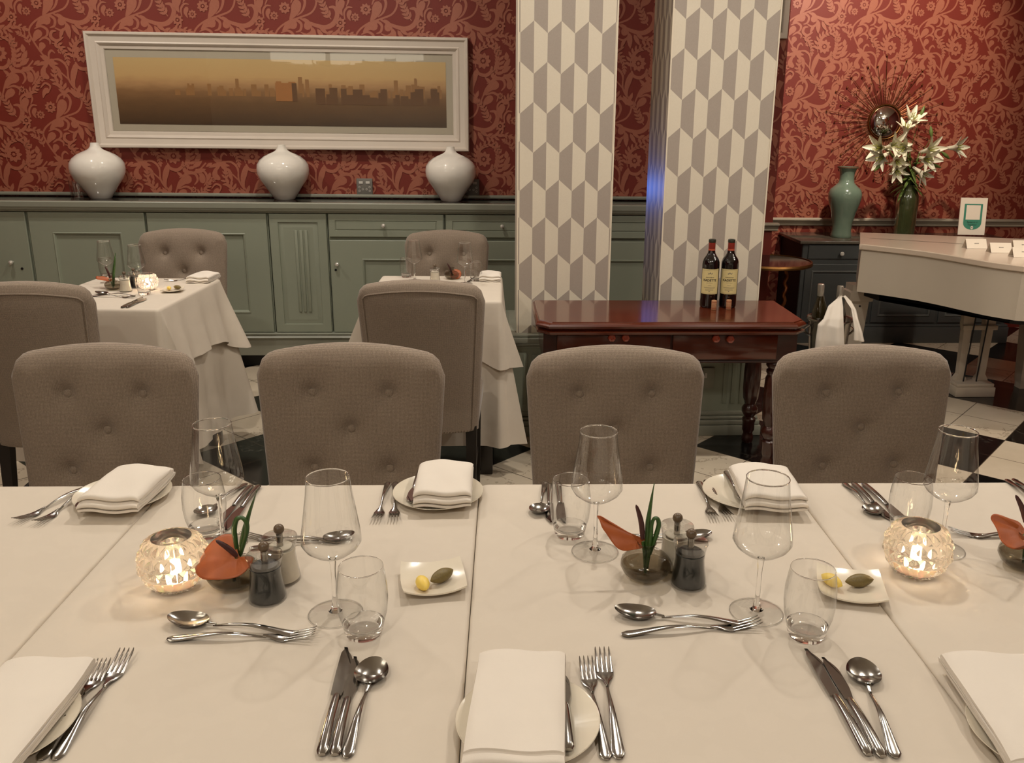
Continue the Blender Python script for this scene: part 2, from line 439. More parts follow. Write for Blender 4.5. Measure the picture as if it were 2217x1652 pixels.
    flower(1200, 175, 36); flower(620, 112, 48, 9); flower(1075, 222, 46, 8); flower(1010, 575, 24); flower(760, 480, 26)
    spray(66, 26, (930, 300), (1010, 320), (1080, 290), (1160, 310)); spray(60, 24, (1000, 195), (960, 140), (930, 70), (890, 20))
    arc(24, (800, 372), (745, 402), (702, 375), (712, 332), (750, 325)); leaf(845, 260, 1.5, 130, 44); leaf(880, 270, 1.0, 110, 34); leaf(810, 300, 2.0, 95, 30); leaf(900, 262, .6, 90, 30)
    spray(52, 22, (700, 420), (760, 440), (800, 500), (810, 560))
    body(66, (930, 790), (990, 720), (1065, 690)); arc(20, (960, 690), (1030, 655), (1098, 655), (1116, 705), (1085, 748))
    body(48, (1120, 640), (1155, 670), (1155, 735)); arc(18, (1105, 615), (1180, 635), (1200, 700), (1165, 755))
    vine(11, (1200, 560), (1130, 625), (1030, 660), (960, 720), (925, 800), (900, 860), (884, 882)); leaf(1060, 650, -2.6, 70, 26); leaf(1000, 690, -2.4, 80, 28)
    body(54, (930, 872), (955, 840), (1010, 795)); arc(18, (950, 785), (1010, 765), (1058, 790), (1045, 838))
    spray(70, 28, (760, 850), (740, 770), (690, 720), (690, 650)); arc(22, (840, 850), (800, 800), (760, 810), (740, 860)); leaf(870, 860, -2.2, 110, 36); leaf(860, 820, -1.2, 80, 30)
    spray(58, 24, (1100, 880), (1130, 820), (1180, 790), (1210, 740)); arc(16, (560, 780), (600, 740), (640, 760), (630, 800)); body(40, (570, 860), (590, 810), (630, 790)); flower(1075, 790, 30); flower(580, 700, 28)
    leaf(560, 640, 1.9, 80, 28); leaf(585, 560, 2.6, 70, 26); spray(48, 20, (1190, 440), (1170, 380), (1120, 350))
    return P, .45, 820*K
TILE, TW, TH = motif_tile()
def paper(mb, a0, a1, z0, z1, to3, ph=(0, 0)):
    mb.cur = 1
    for i in range(int((a0-ph[0])/TW)-2, int((a1-ph[0])/TW)+2):
        for j in range(int((z0-ph[1])/TH)-2, int((z1-ph[1])/TH)+2):
            ox, oz = ph[0]+i*TW, ph[1]+j*TH
            for q, dep in TILE:
                pts = [(ox+x, oz+y) for x, y in q]
                if min(p[0] for p in pts) < a0 or max(p[0] for p in pts) > a1 or min(p[1] for p in pts) < z0 or max(p[1] for p in pts) > z1: continue
                b = len(mb.v); mb.v += [to3(p[0], p[1], dep*.00006) for p in pts]; mb.f.append(tuple(range(b, b+len(pts)))); mb.mi.append(1)
    mb.cur = 0
# ------------------------------------------------------------------ the room
XL, XR, YB, YF, YA, ZC = -4.2, 4.7, 5.35, 6.1, -3.2, 2.9
XN = 1.715                                   # the wall steps back here
def structure(name, mb, mats, smooth=False, **kw):
    return tag(mb.build(name, mats, smooth=smooth), kind='structure', **kw)
def wallbuild(name, mb, mats):
    # keep the thin printed shapes apart from the plaster
    me = bpy.data.meshes.new(name); me.from_pydata(mb.v, [], mb.f)
    for a in mats: me.materials.append(MT[a])
    me.polygons.foreach_set('material_index', mb.mi)
    o = bpy.data.objects.new(name, me); COL.objects.link(o); o['kind'] = 'structure'; return o
mb = MB(); mb.box(XL, XR, YA, YF, -.08, 0); structure('floor', mb, 'floor')
mb = MB(); mb.box(XL, XR, YA, YF, ZC, ZC+.08); structure('ceiling', mb, 'cream')
mb = MB(); mb.box(XL, XN, YB, YB+.12, 0, ZC); paper(mb, XL, XN-.002, .9, ZC, lambda a, z, d: (a, YB-.0006-d, z), (.13, .95)); wallbuild('wall_back', mb, ['wallred', 'motif'])
mb = MB(); mb.box(XN-.12, XN, YB+.12, YF, 0, ZC); wallbuild('wall_return', mb, ['wallred', 'motif'])
mb = MB(); mb.box(XN, XR, YF, YF+.12, 0, ZC); paper(mb, XN+.01, XR-.3, .1, ZC, lambda a, z, d: (a, YF-.0006-d, z), (ony(1835.4, 188, YF).x-2*.45, ony(1835.4, 188, YF).z-2*.5507)); wallbuild('wall_alcove', mb, ['wallred', 'motif'])
mb = MB(); mb.box(XL-.12, XL, YA, YB, 0, ZC); structure('wall_left', mb, 'wallred')
mb = MB(); mb.box(XR, XR+.12, YA, YF, 0, ZC); structure('wall_right', mb, 'wallred')
mb = MB(); mb.box(XL, XR, YA-.12, YA, 0, ZC); structure('wall_front', mb, 'cream')
# dado rails
def dado(name, x0, x1, y, z0, z1, m='mat_board'):
    mb = MB(); h = z1-z0
    pr = [(0, 0), (-.012, 0), (-.02, .12*h), (-.018, .25*h), (-.03, .55*h), (-.045, .75*h), (-.045, .92*h), (-.03, h), (0, h)]
    mb.loft([[(x, y+a, z0+b) for a, b in pr] for x in (x0, x1)])
    return structure(name, mb, m, True)
dado('trim_1', XN+.03, XR, YF, .735, .79)
dado('trim_2', 1.30, XN+.03, YB, .788, .84)
# bead where the counter meets the papered wall
mb = MB(); mb.box(XL, 1.6, YB-.022, YB, .972, .992, .006); structure('trim_3', mb, 'green_top', True)

# ------------------------------------------------------------------ columns
def column(x0, x1, apex, label, switch=None):
    y0, y1 = 3.92, 4.38
    o = empty('column', ((x0+x1)/2, (y0+y1)/2, 0), 0, label, None, None, 'structure')
    ox, oy = o.location.x, o.location.y; w = (x1-x0)/2; d = (y1-y0)/2
    a = ony(apex[0], apex[1], y0)
    mat = m_hex('split_hexagon_paper', a.x-ox-d-.0575, a.z-.0495/2+.0)
    mb = MB(); mb.box(-w, w, -d, d, .49, ZC); mb.build('papered_shaft', mat, o, False)
    mb = MB()
    for sx in (-1, 1): mb.box(sx*w-.003, sx*w+.003, -d-.003, -d+.003, .49, ZC)
    mb.build('corner_trim', 'col_edge', o, False)
    mb = MB(); p = .018
    mb.box(-w-p, w+p, -d-p, d+p, .09, .425); mb.build('pedestal', 'green', o, False)
    fl = MB()
    for cx in ([w*.62-.04, w*.62, w*.62+.04] if w > .2 else []):
        for sx in (-1, 1):
            fl.box(sx*cx-.011, sx*cx+.011, -d-p-.004, -d-p+.001, .15, .395, .003)
    fl.build('flute', 'green', o)
    mb = MB()
    for (e, z0, z1) in ((.05, 0, .05), (.044, .052, .075), (.036, .078, .092), (.026, .095, .115)): mb.box(-w-e, w+e, -d-e, d+e, z0, z1, .004)
    mb.build('base_moulding', 'green_top', o)
    mb = MB()
    for (e, z0, z1) in ((.024, .425, .44), (.040, .44, .452), (.046, .452, .478), (.034, .478, .492)): mb.box(-w-e, w+e, -d-e, d+e, z0, z1, .005)
    mb.build('cap_moulding', 'green_top', o)
    return o
c1 = column(.106, .523, (1156.6, 44), 'papered column')
c1['label'] = 'papered square column standing between the two small dining tables and the wine console'
c2 = column(.757, 1.216, (1516.4, 15), 'papered square column directly behind the two wine bottles')

# socket on the pedestal of the column behind the console
p = onz(1540, 830, 0); p = ony(1540, 826, 3.835)
so = empty('switched_socket', (p.x, 3.902, p.z-.05), 0, 'sage socket plate with a pale switch low on the column pedestal', 'socket')
mb = MB(); mb.box(-.028, .028, -.012, 0, -.0, .1, .003); mb.build('plate', 'green_top', so)
mb = MB(); mb.box(-.02, -.008, -.015, -.011, .05, .075, .001); mb.build('rocker', 'pale', so)

# ------------------------------------------------------------------ built-in sideboard
YC = 5.08; ZT = .906
def knob(parent, x, z, y=YC, mat='crystal', r=.012, name='knob'):
    mb = MB(); M = Matrix.Translation((x, y, z)) @ Matrix.Rotation(PI/2, 4, 'X')
    mb.lathe([(0, 0), (.005, 0), (.005, .012), (r*.8, .014), (r, .02), (r*.9, .027), (r*.4, .031), (0, .032)], 12, M=M)
    return mb.build(name, mat, parent)
def keyhole(parent, x, z, y=YC, m='dark'):
    mb = MB(); M = Matrix.Translation((x, y, z)) @ Matrix.Rotation(PI/2, 4, 'X'); mb.lathe([(.007, -.001), (.007, .002), (0, .002)], 12, M=M)
    return mb.build('keyhole', m, parent)
def carcass(name, x0, x1, label, cat='cabinet'):
    o = empty(name, ((x0+x1)/2, YC, 0), 0, label, cat, 'sage green built-in sideboard units'); o['ox'] = (x0+x1)/2
    mb = MB(); mb.box(x0+.002, x1-.002, YC+.021, YB-.007, .175, ZT); off(mb, o); mb.build('body', 'green', o, False)
    return o
def off(mb, o): mb.v = [(v[0]-o.location.x, v[1]-o.location.y, v[2]-o.location.z) for v in mb.v]
def door(o, x0, x1, z0, z1, pin, name='door'):
    mb = MB(); g = .003
    l, r, b, t = pin
    # slab with a sunk field framed by a bead
    x0 += g; x1 -= g; z0 += g; z1 -= g
    vs = []; fs = []
    def ring(a, c, e, f, y): vs.extend([(a, y, e), (c, y, e), (c, y, f), (a, y, f)])
    ring(x0, x1, z0, z1, YC+.02); ring(x0, x1, z0, z1, YC+.002); ring(x0+.003, x1-.003, z0+.003, z1-.003, YC)
    ring(l-.01, r+.01, b-.01, t+.01, YC); ring(l-.006, r+.006, b-.006, t+.006, YC-.004); ring(l, r, b, t, YC-.001); ring(l+.006, r-.006, b+.006, t-.006, YC+.010)
    for k in range(6):
        for j in range(4): fs.append((k*4+j, k*4+(j+1) % 4, k*4+4+(j+1) % 4, k*4+4+j))
    fs.append((24, 25, 26, 27)); mb.add(vs, fs); off(mb, o)
    return mb.build(name, 'green', o, True, 20)
def knob_at(o, part, fn, x, z, **kw):
    k = fn(part, x-o.location.x, z-o.location.z, YC-o.location.y-.001, **kw); return k
u = carcass('sideboard_unit', XL+.01, -3.2, 'plain sage cabinet unit closing the sideboard at the side wall'); door(u, -4.15, -3.21, .21, ZT, (-3.95, -3.42, .338, .781))
u = carcass('sideboard_unit', -3.2, -2.606, 'sage cabinet door with a small knob nearest the two stray glasses')
d = door(u, -3.19, -2.61, .21, ZT, (-3.05, -2.90, .34, .78)); knob_at(u, d, knob, -2.713, .623); knob_at(u, d, keyhole, -2.668, .585)
u = carcass('sideboard_unit', -2.606, -1.957, 'sage panelled cabinet directly below the vase at the picture frame\'s lower corner')
door(u, -2.6, -1.96, .21, ZT, (-2.463, -2.104, .338, .781))
u = carcass('sideboard_unit', -1.957, -1.279, 'sage panelled cabinet behind the chair at the candlelit small table')
door(u, -1.952, -1.284, .21, ZT, (-1.80, -1.42, .338, .781))
u = carcass('sideboard_unit', -1.279, -.947, 'narrow sage pilaster unit with three vertical flutes in its panel')
mb = MB(); mb.panel(-1.272, -.952, .213, ZT-.003, YC, [(0, .02), (0, .002), (.003, 0), (.048, 0), (.05, .008), (.052, .008), (.075, .001), (.078, .001)]); off(mb, u); pn = mb.build('panel', 'green', u, True, 20)
for k in range(3):
    mb = MB(); x = -1.125+k*.028; mb.box(x-.009, x+.009, YC-.006, YC+.002, .335, .81, .004); off(mb, u); mb.build('flute', 'green', pn)
def drawer_unit(x0, x1, label, kn, dk, dkey=True, dpan=.2, hole=False):
    u = carcass('sideboard_unit', x0, x1, label)
    mb = MB(); mb.panel(x0+.008, x1-.008, .773, ZT-.003, YC, [(0, .02), (0, .002), (.003, 0), (.036, 0), (.038, .005), (.042, .005), (.044, .001)]); off(mb, u); dr = mb.build('drawer', 'green', u, True, 20)
    if kn is not None: knob_at(u, dr, knob, kn, .841)
    if hole: knob_at(u, dr, keyhole, hole, .838)
    knob_at(u, dr, keyhole, (x0+x1)/2, .888, m='green_top')
    d = door(u, x0+.006, x1-.006, .21, .757, (x0+dpan, x1-dpan, .338, .638))
    if dk is not None: knob_at(u, d, knob, dk, .619); knob_at(u, d, keyhole, dk-.012, .583)
    return u
drawer_unit(-.947, -.281, 'sage drawer unit with crystal knobs below the socket plate', -.627, -.899)
drawer_unit(-.281, .385, 'sage drawer unit hidden partly by the first papered column, crystal knob on drawer', .048, None)
drawer_unit(.385, 1.30, 'sage drawer unit seen through the gap between the two columns', None, None, hole=.575)
# worktop: moulded sage edge round a dark glossy top
ct = empty('countertop', (-1.2, 5.2, ZT), 0, 'long sage sideboard top with dark glossy surface under the white vases', 'countertop')
mb = MB(); x0, x1 = XL+.01, 1.32
pr = [(YB-.007, .908), (5.075, .908), (5.07, .916), (5.058, .92), (5.055, .93), (5.048, .936), (5.046, .962), (5.05, .9665), (5.06, .9675), (5.08, .9675), (5.08, .962), (YB-.007, .962)]
mb.loft([[(x, a, b) for a, b in pr] for x in (x0, x1)]); off(mb, ct); mb.build('moulded_edge', 'green_top', ct)
mb = MB(); mb.box(x0+.002, x1-.002, 5.0825, YB-.008, .9622, .9675); off(mb, ct); mb.build('glossy_top', 'dark_glass', ct, False)
# plinth
mb = MB()
pr = [(YB, .0), (5.13, 0), (5.13, .075), (5.07, .076), (5.07, .172), (5.06, .178), (5.052, .186), (5.06, .194), (5.064, .2), (5.056, .206), (5.075, .21), (YB, .21)]
mb.loft([[(x, a, b) for a, b in pr] for x in (XL+.01, 1.32)]); structure('baseboard_back', mb, 'green_top', True)
mb = MB(); mb.box(XL+.02, 1.31, 5.12, 5.13, .001, .074); structure('baseboard_recess', mb, 'kick')

# three glazed vases on the sideboard
def vase():
    o = empty('bottle_vase', label='', cat='vase')
    R = .147
    pr = [(.0, .004), (.052, .002), (.055, 0), (.060, .004), (.078, .035), (.105, .075), (.132, .112), (R*.985, .145), (R, .17), (R*.975, .198), (.128, .222), (.103, .243), (.074, .258), (.048, .268), (.034, .277), (.026, .289), (.0235, .302), (.0225, .308), (.019, .3085), (.018, .30), (.02, .28)]
    mb = MB(); mb.lathe(pr, 48); mb.build('body', 'white_gloss', o, True, 60); return o
for px, py, l in ((219, 431.5, 'white bottle vase beside the two stray clear glasses'), (617, 434, 'white bottle vase alone above the fluted pilaster, midway under the picture'), (977, 437.5, 'white bottle vase hiding part of a grey socket plate')):
    p = onz(px, py-2.5, .9675); place('vase', vase, (p.x, p.y+.0, .9676), 0, l, 'white vases on the sideboard')
# two small glasses by the first vase
def shot():
    o = empty('small_tumbler', label='', cat='glass')
    mb = MB(); mb.lathe([(0, .008), (.022, .008), (.026, .09), (.027, .092), (.028, .09), (.024, .0), (0, 0)], 24); mb.build('bowl', 'glass', o); return o
for px, py, l in ((163, 426, 'small clear glass standing farther from the first white vase'), (172, 431, 'small clear glass standing close against the first white vase')):
    p = onz(px, py, .9675); place('shot', shot, (p.x, p.y, .9676), 0, l, 'stray glasses on the sideboard')
# wall sockets
def socket():
    o = empty('wall_socket', label='', cat='socket')
    mb = MB(); mb.box(-.047, .047, -.012, 0, -.05, .05, .004); mb.build('plate', 'grey_plate', o)
    for x in (-.02, .02):
        mb = MB(); mb.box(x-.012, x+.012, -.015, -.011, .018, .034, .002); mb.build('switch', 'pale', o)
    mb = MB()
    for x, z in ((-.03, .0), (-.03, -.022), (.03, .0), (.03, -.022), (-.01, -.012), (.012, -.012)):
        mb.lathe([(.006, 0), (.006, .002), (.004, .002), (.004, .0)], 10, M=Matrix.Translation((x, -.0118, z)) @ Matrix.Rotation(PI/2, 4, 'X'))
    mb.build('pin_holes', 'pale', o); return o
place('socket', socket, (-.7635, YB-.001, 1.034), 0, 'grey wall socket plate standing clear between two white vases', 'wall sockets over the sideboard')
place('socket', socket, (-.132, YB-.001, 1.036), 0, 'grey wall socket plate half hidden behind a white vase', 'wall sockets over the sideboard')

# ------------------------------------------------------------------ framed panorama
fr = empty('framed_picture', (-1.2, YB-.001, 1.56), 0, 'long white framed hazy skyline picture above the sideboard', 'picture')
mb = MB(); mb.panel(-2.268+1.2, -.143+1.2, 1.247-1.56, 1.873-1.56, -.05, [(0, .05), (0, .005), (.004, 0), (.014, 0), (.024, .012), (.05, .02), (.058, .016), (.066, .022), (.072, .03), (.088, .034), (.092, .04)], fill=False); mb.build('frame', 'white_frame', fr, True, 25)
mb = MB(); mb.panel(-.978, .966, -.22, .222, -.008, [(0, .006), (0, 0)]); mb.build('mount', 'mat_board', fr, False)
t = NT('sepia_skyline_print')
sep = t.n('SeparateXYZ'); t.l(t.obj(), sep.inputs[0])
z = t.mth('ADD', t.mth('MULTIPLY', sep.outputs[2], 1/.362), .5)
z = t.mth('ADD', z, t.mth('MULTIPLY', t.mth('SUBTRACT', t.noise(9, 5, sx=(1, 1, 4)), .5), .12))
r = t.n('ValToRGB'); e = r.color_ramp.elements
e[0].position = 0; e[0].color = (*lin((64, 44, 20)), 1); e[1].position = 1; e[1].color = (*lin((196, 166, 112)), 1)
for ps, c in ((.12, (80, 56, 28)), (.34, (104, 74, 40)), (.5, (132, 96, 58)), (.62, (174, 134, 88)), (.74, (194, 158, 104))):
    q = e.new(ps); q.color = (*lin(c), 1)
t.l(z, r.inputs[0]); t.princ(r.outputs[0], .6)
rs = random.Random(4); mb = MB(); mb.panel(-.936, .927, -.181, .181, -.0095, [(0, 0)])
pr = mb.build('print', t.m, fr, False)
def blk(n, y, zb, x0, x1, h0, h1, w0, w1, m):
    mb = MB()
    for _ in range(n):
        x = rs.uniform(x0, x1); w = rs.uniform(w0, w1); h = rs.uniform(h0, h1)
        mb.panel(max(-.93, x-w), min(.92, x+w), zb, zb+h, y-.000012*_, [(0, 0)])
    return mb.build('skyline_print', m, pr, False)
MT['haze1'] = plain('print_far_towers', (146, 104, 58), .6, var=.06); MT['haze2'] = plain('print_near_towers', (98, 66, 34), .6, var=.1); MT['blockb'] = plain('print_sunlit_block', (160, 106, 54), .6, var=.15, vs=60)
blk(60, -.0097, -.02, -.6, .9, .03, .075, .004, .016, 'haze1'); blk(8, -.0105, 0, -.3, .9, .05, .1, .006, .012, 'haze1'); blk(26, -.0107, -.06, .2, .92, .03, .1, .01, .03, 'haze2')
mb = MB(); mb.panel(-.045, .075, -.045, .055, -.0113, [(0, 0)]); mb.panel(-.04, -.01, .055, .064, -.0113, [(0, 0)]); mb.panel(.03, .07, .055, .062, -.0113, [(0, 0)]); mb.build('block_print', 'blockb', pr, False)
mb = MB(); mb.panel(.048, .0752, -.045, .0552, -.0115, [(0, 0)]); mb.build('block_shade_print', 'haze2', pr, False)
mb = MB(); mb.panel(-.98, .968, -.222, .224, -.0124, [(0, 0)]); mb.build('glass_pane', 'pane', fr, False)

# two pale frames on the narrow wall by the second column
for (z0, z1, l) in ((1.90, 2.35, 'pale framed picture high on the narrow papered wall beside the column'), (1.25, 1.873, 'pale framed picture below another one, mostly hidden by the second column')):
    xr = 1.70 if z0 > 1.5 else 1.655
    o = empty('small_framed_picture', (xr-.14, YB-.001, z0), 0, l, 'picture', 'pale frames on the narrow wall')
    mb = MB(); mb.panel(-.14, .14, 0, z1-z0, -.03, [(0, .03), (0, .003), (.003, 0), (.03, .004), (.035, .012)], fill=False); mb.build('frame', 'white_frame', o, True, 25)
    mb = MB(); mb.panel(-.105, .105, .035, z1-z0-.035, -.016, [(0, 0)]); mb.build('print', 'mat_board', o, False)
# ------------------------------------------------------------------ mahogany console with two wine bottles
cz = .66
cn = empty('console_table', (.725, 3.64, 0), 0, 'polished mahogany console table with turned legs in front of the two columns', 'console table')
hx, y0, y1 = .555, -.24, .21
mb = MB()
def octo(e, z, c=.05): 
    X = hx+e; a, b = y0-e, y1+e*.3
    return [(-X+c, a, z), (X-c, a, z), (X, a+c, z), (X, b, z), (-X, b, z), (-X, a+c, z)]
rg = [octo(-.03, cz-.055), octo(-.012, cz-.055), octo(-.004, cz-.05), octo(-.002, cz-.04), octo(-.012, cz-.034), octo(-.006, cz-.03), octo(0, cz-.024), octo(.002, cz-.016), octo(-.004, cz-.008), octo(-.012, cz-.004), octo(-.014, cz)]
mb.loft(rg); mb.build('top', 'mahogany', cn, True, 25)
mb = MB(); mb.box(-hx+.03, hx-.03, y0+.05, y1-.02, cz-.175, cz-.054); mb.box(-hx+.03, hx-.03, y0+.045, y1-.02, cz-.182, cz-.172, .003); mb.build('apron', 'mahogany_dark', cn, False)
for s, kx in ((-1, ((1325, 732), (1355, 732))), (1, ((1551, 734), (1582, 735)))):
    x0, x1 = (-.47, -.005) if s < 0 else (.005, .44)
    mb = MB(); mb.box(x0, x1, y0+.038, y0+.055, cz-.165, cz-.06, .003); d = mb.build('drawer', 'mahogany', cn)
    for (a, b) in kx:
        p = ony(a, b, 3.64+y0+.02)
        mb = MB(); M = Matrix.Translation((p.x-.725, y0+.039, p.z)) @ Matrix.Rotation(PI/2, 4, 'X')
        mb.lathe([(.006, 0), (.006, .008), (.014, .011), (.0165, .017), (.0145, .022), (.007, .0235), (.006, .021), (0, .022)], 16, M=M, rib=lambda a, z: 1+.05*math.cos(a*10)*(1 if z > .009 else 0))
        mb.build('knob', 'amber_knob', d)
zt = cz-.182
legp = [(.0, 0), (.022, 0), (.026, .012), (.026, .03), (.021, .045), (.024, .055), (.028, .062), (.028, .10), (.031, .108), (.031, .118), (.022, .126), (.036, .15), (.037, .168), (.024, .188), (.027, .194), (.027, .2), (.034, .215), (.037, .26), (.037, .34), (.034, .40), (.028, .416), (.034, .425), (.034, .436), (.026, .442), (.037, .456), (.037, .47), (.03, zt+.002), (0, zt+.002)]
for sx in (-1, 1):
    for yy in (y0+.09, y1-.06):
        mb = MB(); mb.lathe(legp, 24, c=(sx*(hx-.1), yy, 0), rib=lambda a, z: 1+(.05*math.cos(a*12) if .215 < z < .405 else 0)); mb.build('leg', 'mahogany_dark', cn)

def wine_bottle():
    o = empty('wine_bottle', label='', cat='bottle')
    mb = MB(); mb.lathe([(0, .008), (.02, .002), (.033, 0), (.0365, .004), (.0375, .01), (.0375, .185), (.0365, .198), (.032, .212), (.022, .226), (.0165, .236), (.0145, .25), (.0138, .262)], 32); mb.build('body', 'bottle', o, True, 60)
    mb = MB(); mb.lathe([(.0143, .246), (.0146, .247), (.0148, .28), (.0140, .281)], 24); c = mb.build('capsule', 'capsule', o)
    mb = MB(); mb.lathe([(.0142, .2462), (.0150, .2466), (.0150, .2535), (.0142, .254)], 24); mb.build('capsule_band', 'capsule_band', c)
    mb = MB(); mb.lathe([(.0140, .28), (.0155, .281), (.0158, .291), (.0145, .294), (.010, .294), (.009, .285), (0, .285)], 24); mb.build('lip', 'bottle_rim', o)
    R = .0379
    def lab(u, v):
        a = -PI/2+(u-.5)*2.2; return (R*math.cos(a), R*math.sin(a), .062+v*.108)
    mb = MB(); mb.grid(lab, 24, 2); lb = mb.build('label', 'label', o)
    def on(z0, r=R+.0003):
        return lambda x, y: (r*math.sin(x/r), -r*math.cos(x/r), z0+y)
    mb = MB(); text_mesh(mb, 'KADETTE', .0138, on(.118), bold=.00035); text_mesh(mb, 'KANONKOP', .0062, on(.1325), bold=.0001); mb.build('lettering', 'ink_black', lb, False)
    mb = MB()
    for z0, w in ((.1105, .014), (.099, .008), (.091, .026), (.088, .024), (.082, .018), (.0785, .018)):
        f = on(z0); n = 8
        for k in range(n):
            a, b = -w+2*w*k/n, -w+2*w*(k+1)/n; mb.add([f(a, 0), f(b, 0), f(b, .0009), f(a, .0009)], [(0, 1, 2, 3)])
    f = on(.072); mb.add([f(-.002, 0), f(.002, 0), f(.002, .004), f(-.002, .004)], [(0, 1, 2, 3)])
    for q in ([(-.014, .144), (.014, .144), (.014, .1455), (-.014, .1455)], [(-.011, .147), (-.003, .152), (.0, .158), (.004, .151), (.012, .156), (.008, .148)], [(-.006, .1465), (-.009, .154), (-.002, .151)]):
        mb.add([on(0)(x, z) for x, z in q], [tuple(range(len(q)))])
    for w, z0 in ((.036, .165), (.036, .0655)):
        f = on(z0)
        for k in range(12):
            a, b = -w+2*w*k/12, -w+2*w*(k+1)/12; mb.add([f(a, 0), f(b, 0), f(b, .0007), f(a, .0007)], [(0, 1, 2, 3)])
    mb.build('vignette', 'ink', lb, False)
    return o
p = onz(1533, 664, cz); place('winebottle', wine_bottle, (p.x, p.y, cz+.0003), -.24, 'red-capped wine bottle nearer the middle of the console', 'wine bottles on the console', )
p = onz(1574, 664, cz); place('winebottle', wine_bottle, (p.x, p.y, cz+.0003), -.21, 'red-capped wine bottle nearer the piano end of the console', 'wine bottles on the console')
def cork():
    o = empty('cork', label='', cat='cork'); mb = MB(); mb.lathe([(0, 0), (.0105, 0), (.0115, .002), (.0115, .04), (.0105, .042), (0, .042)], 16); mb.build('body', 'cork', o)
    mb = MB(); 
    for z in (.008, .034): mb.lathe([(.0116, z), (.0118, z), (.0118, z+.002), (.0116, z+.002)], 16)
    mb.build('print', 'ruby' if 'ruby' in MT else 'amber_knob', o); return o
for (a, b, l) in ((1545, 671, 'wine cork upright before the bottle nearer the console middle'), (1577, 670, 'wine cork upright before the bottle nearer the piano')):
    p = onz(a, b, cz); place('cork', cork, (p.x, p.y, cz+.0003), .4, l, 'corks on the console')

# ------------------------------------------------------------------ champagne bucket on its stand
bp = ony(1797, 690, 3.98); bz = .30
bk = empty('ice_bucket', (bp.x, 3.98, bz), 0, 'steel ice bucket holding two bottles beside the console', 'bucket')
mb = MB(); mb.lathe([(0, .004), (.07, 0), (.075, .005), (.098, .235), (.104, .24), (.108, .246), (.106, .252), (.1, .25), (.094, .24), (.072, .012), (0, .012)], 40); mb.build('body', 'steel_dull', bk, True, 60)
for s in (-1, 1):
    mb = MB(); mb.tube([(s*(.09+.028*math.sin(PI*k/8)), 0, .215-.05*k/8) for k in range(9)], .005, 8); mb.build('handle', 'steel', bk)
st = empty('bucket_stand', (bp.x, 3.98, 0), 0, 'steel floor stand carrying the ice bucket', 'stand')
mb = MB(); mb.tube([(.085*math.cos(2*PI*k/32), .085*math.sin(2*PI*k/32), bz-.006) for k in range(33)], .005, 8); mb.build('ring', 'steel', st)
for k in range(3):
    a = 2*PI*k/3+.5
    mb = MB(); mb.tube([(.085*math.cos(a), .085*math.sin(a), bz-.006), (.07*math.cos(a), .07*math.sin(a), .15), (.12*math.cos(a), .12*math.sin(a), .006)], .006, 8); mb.build('leg', 'steel', st)
def chilled():
    o = empty('chilled_bottle', label='', cat='bottle')
    mb = MB(); mb.lathe([(0, 0), (.036, 0), (.0375, .008), (.0375, .17), (.034, .19), (.02, .235), (.0148, .26), (.0138, .285)], 28); mb.build('body', 'green_bottle', o, True, 60)
    mb = MB(); mb.lathe([(.0145, .245), (.0152, .246), (.0156, .30), (.0150, .312), (.013, .314), (0, .314)], 24); mb.build('foil', 'foil', o); return o
b1 = place('chilled', chilled, (bp.x-.043, 3.975, bz+.10), 0, 'foil-topped bottle bare in the ice bucket, nearer the console', 'bottles in the ice bucket'); b1.rotation_euler = (0, -.06, 0)
b2 = place('chilled', chilled, (bp.x+.03, 3.965, bz+.09), 0, 'foil-topped bottle wearing a white napkin in the ice bucket', 'bottles in the ice bucket'); b2.rotation_euler = (-.06, .02, 0)
# napkin slung round that bottle's neck, hanging over the bucket
def drape(mb, left, right, nu, ripple):
    def cr(P, t):
        k = min(len(P)-2, int(t*(len(P)-1))); f = t*(len(P)-1)-k; f = f*f*(3-2*f)*.4+f*.6
        (a, b, c), (d, e, g) = P[k], P[k+1]; return ony(a+(d-a)*f, b+(e-b)*f, c+(g-c)*f)
    def fn(u, v):
        p = cr(left, v).lerp(cr(right, v), u); p.y -= ripple*v**.7*math.sin(u*PI*3.2+.6)+.012*math.sin(u*PI)*v; return p
    mb.grid(fn, nu, 30)
mb = MB()
drape(mb, [(1812, 646, 3.945), (1793, 662, 3.90), (1782, 690, 3.862), (1770, 702, 3.85), (1765, 735, 3.85), (1761, 775, 3.86)], [(1822, 640, 3.935), (1826, 665, 3.90), (1827, 690, 3.86), (1828, 710, 3.85), (1829, 740, 3.85), (1830, 775, 3.86)], 30, .010)
drape(mb, [(1826, 642, 3.94), (1833, 655, 3.92), (1842, 668, 3.89), (1846, 690, 3.87), (1849, 715, 3.86), (1848, 737, 3.86)], [(1829, 640, 3.96), (1843, 654, 3.95), (1853, 672, 3.92), (1858, 694, 3.89), (1866, 718, 3.88), (1871, 740, 3.88)], 16, .006)
drape(mb, [(1812, 646, 3.945), (1814, 643, 3.96), (1816, 641, 3.985)], [(1829, 640, 3.96), (1829, 642, 3.975), (1828, 642, 3.99)], 12, .001)
o = mb.build('bucket_napkin', 'napkin', None, True, 80)
so_ = o.modifiers.new('thick', 'SOLIDIFY'); so_.thickness = .003
tag(o, 'white napkin draped around a bottle neck over the ice bucket', 'napkin')

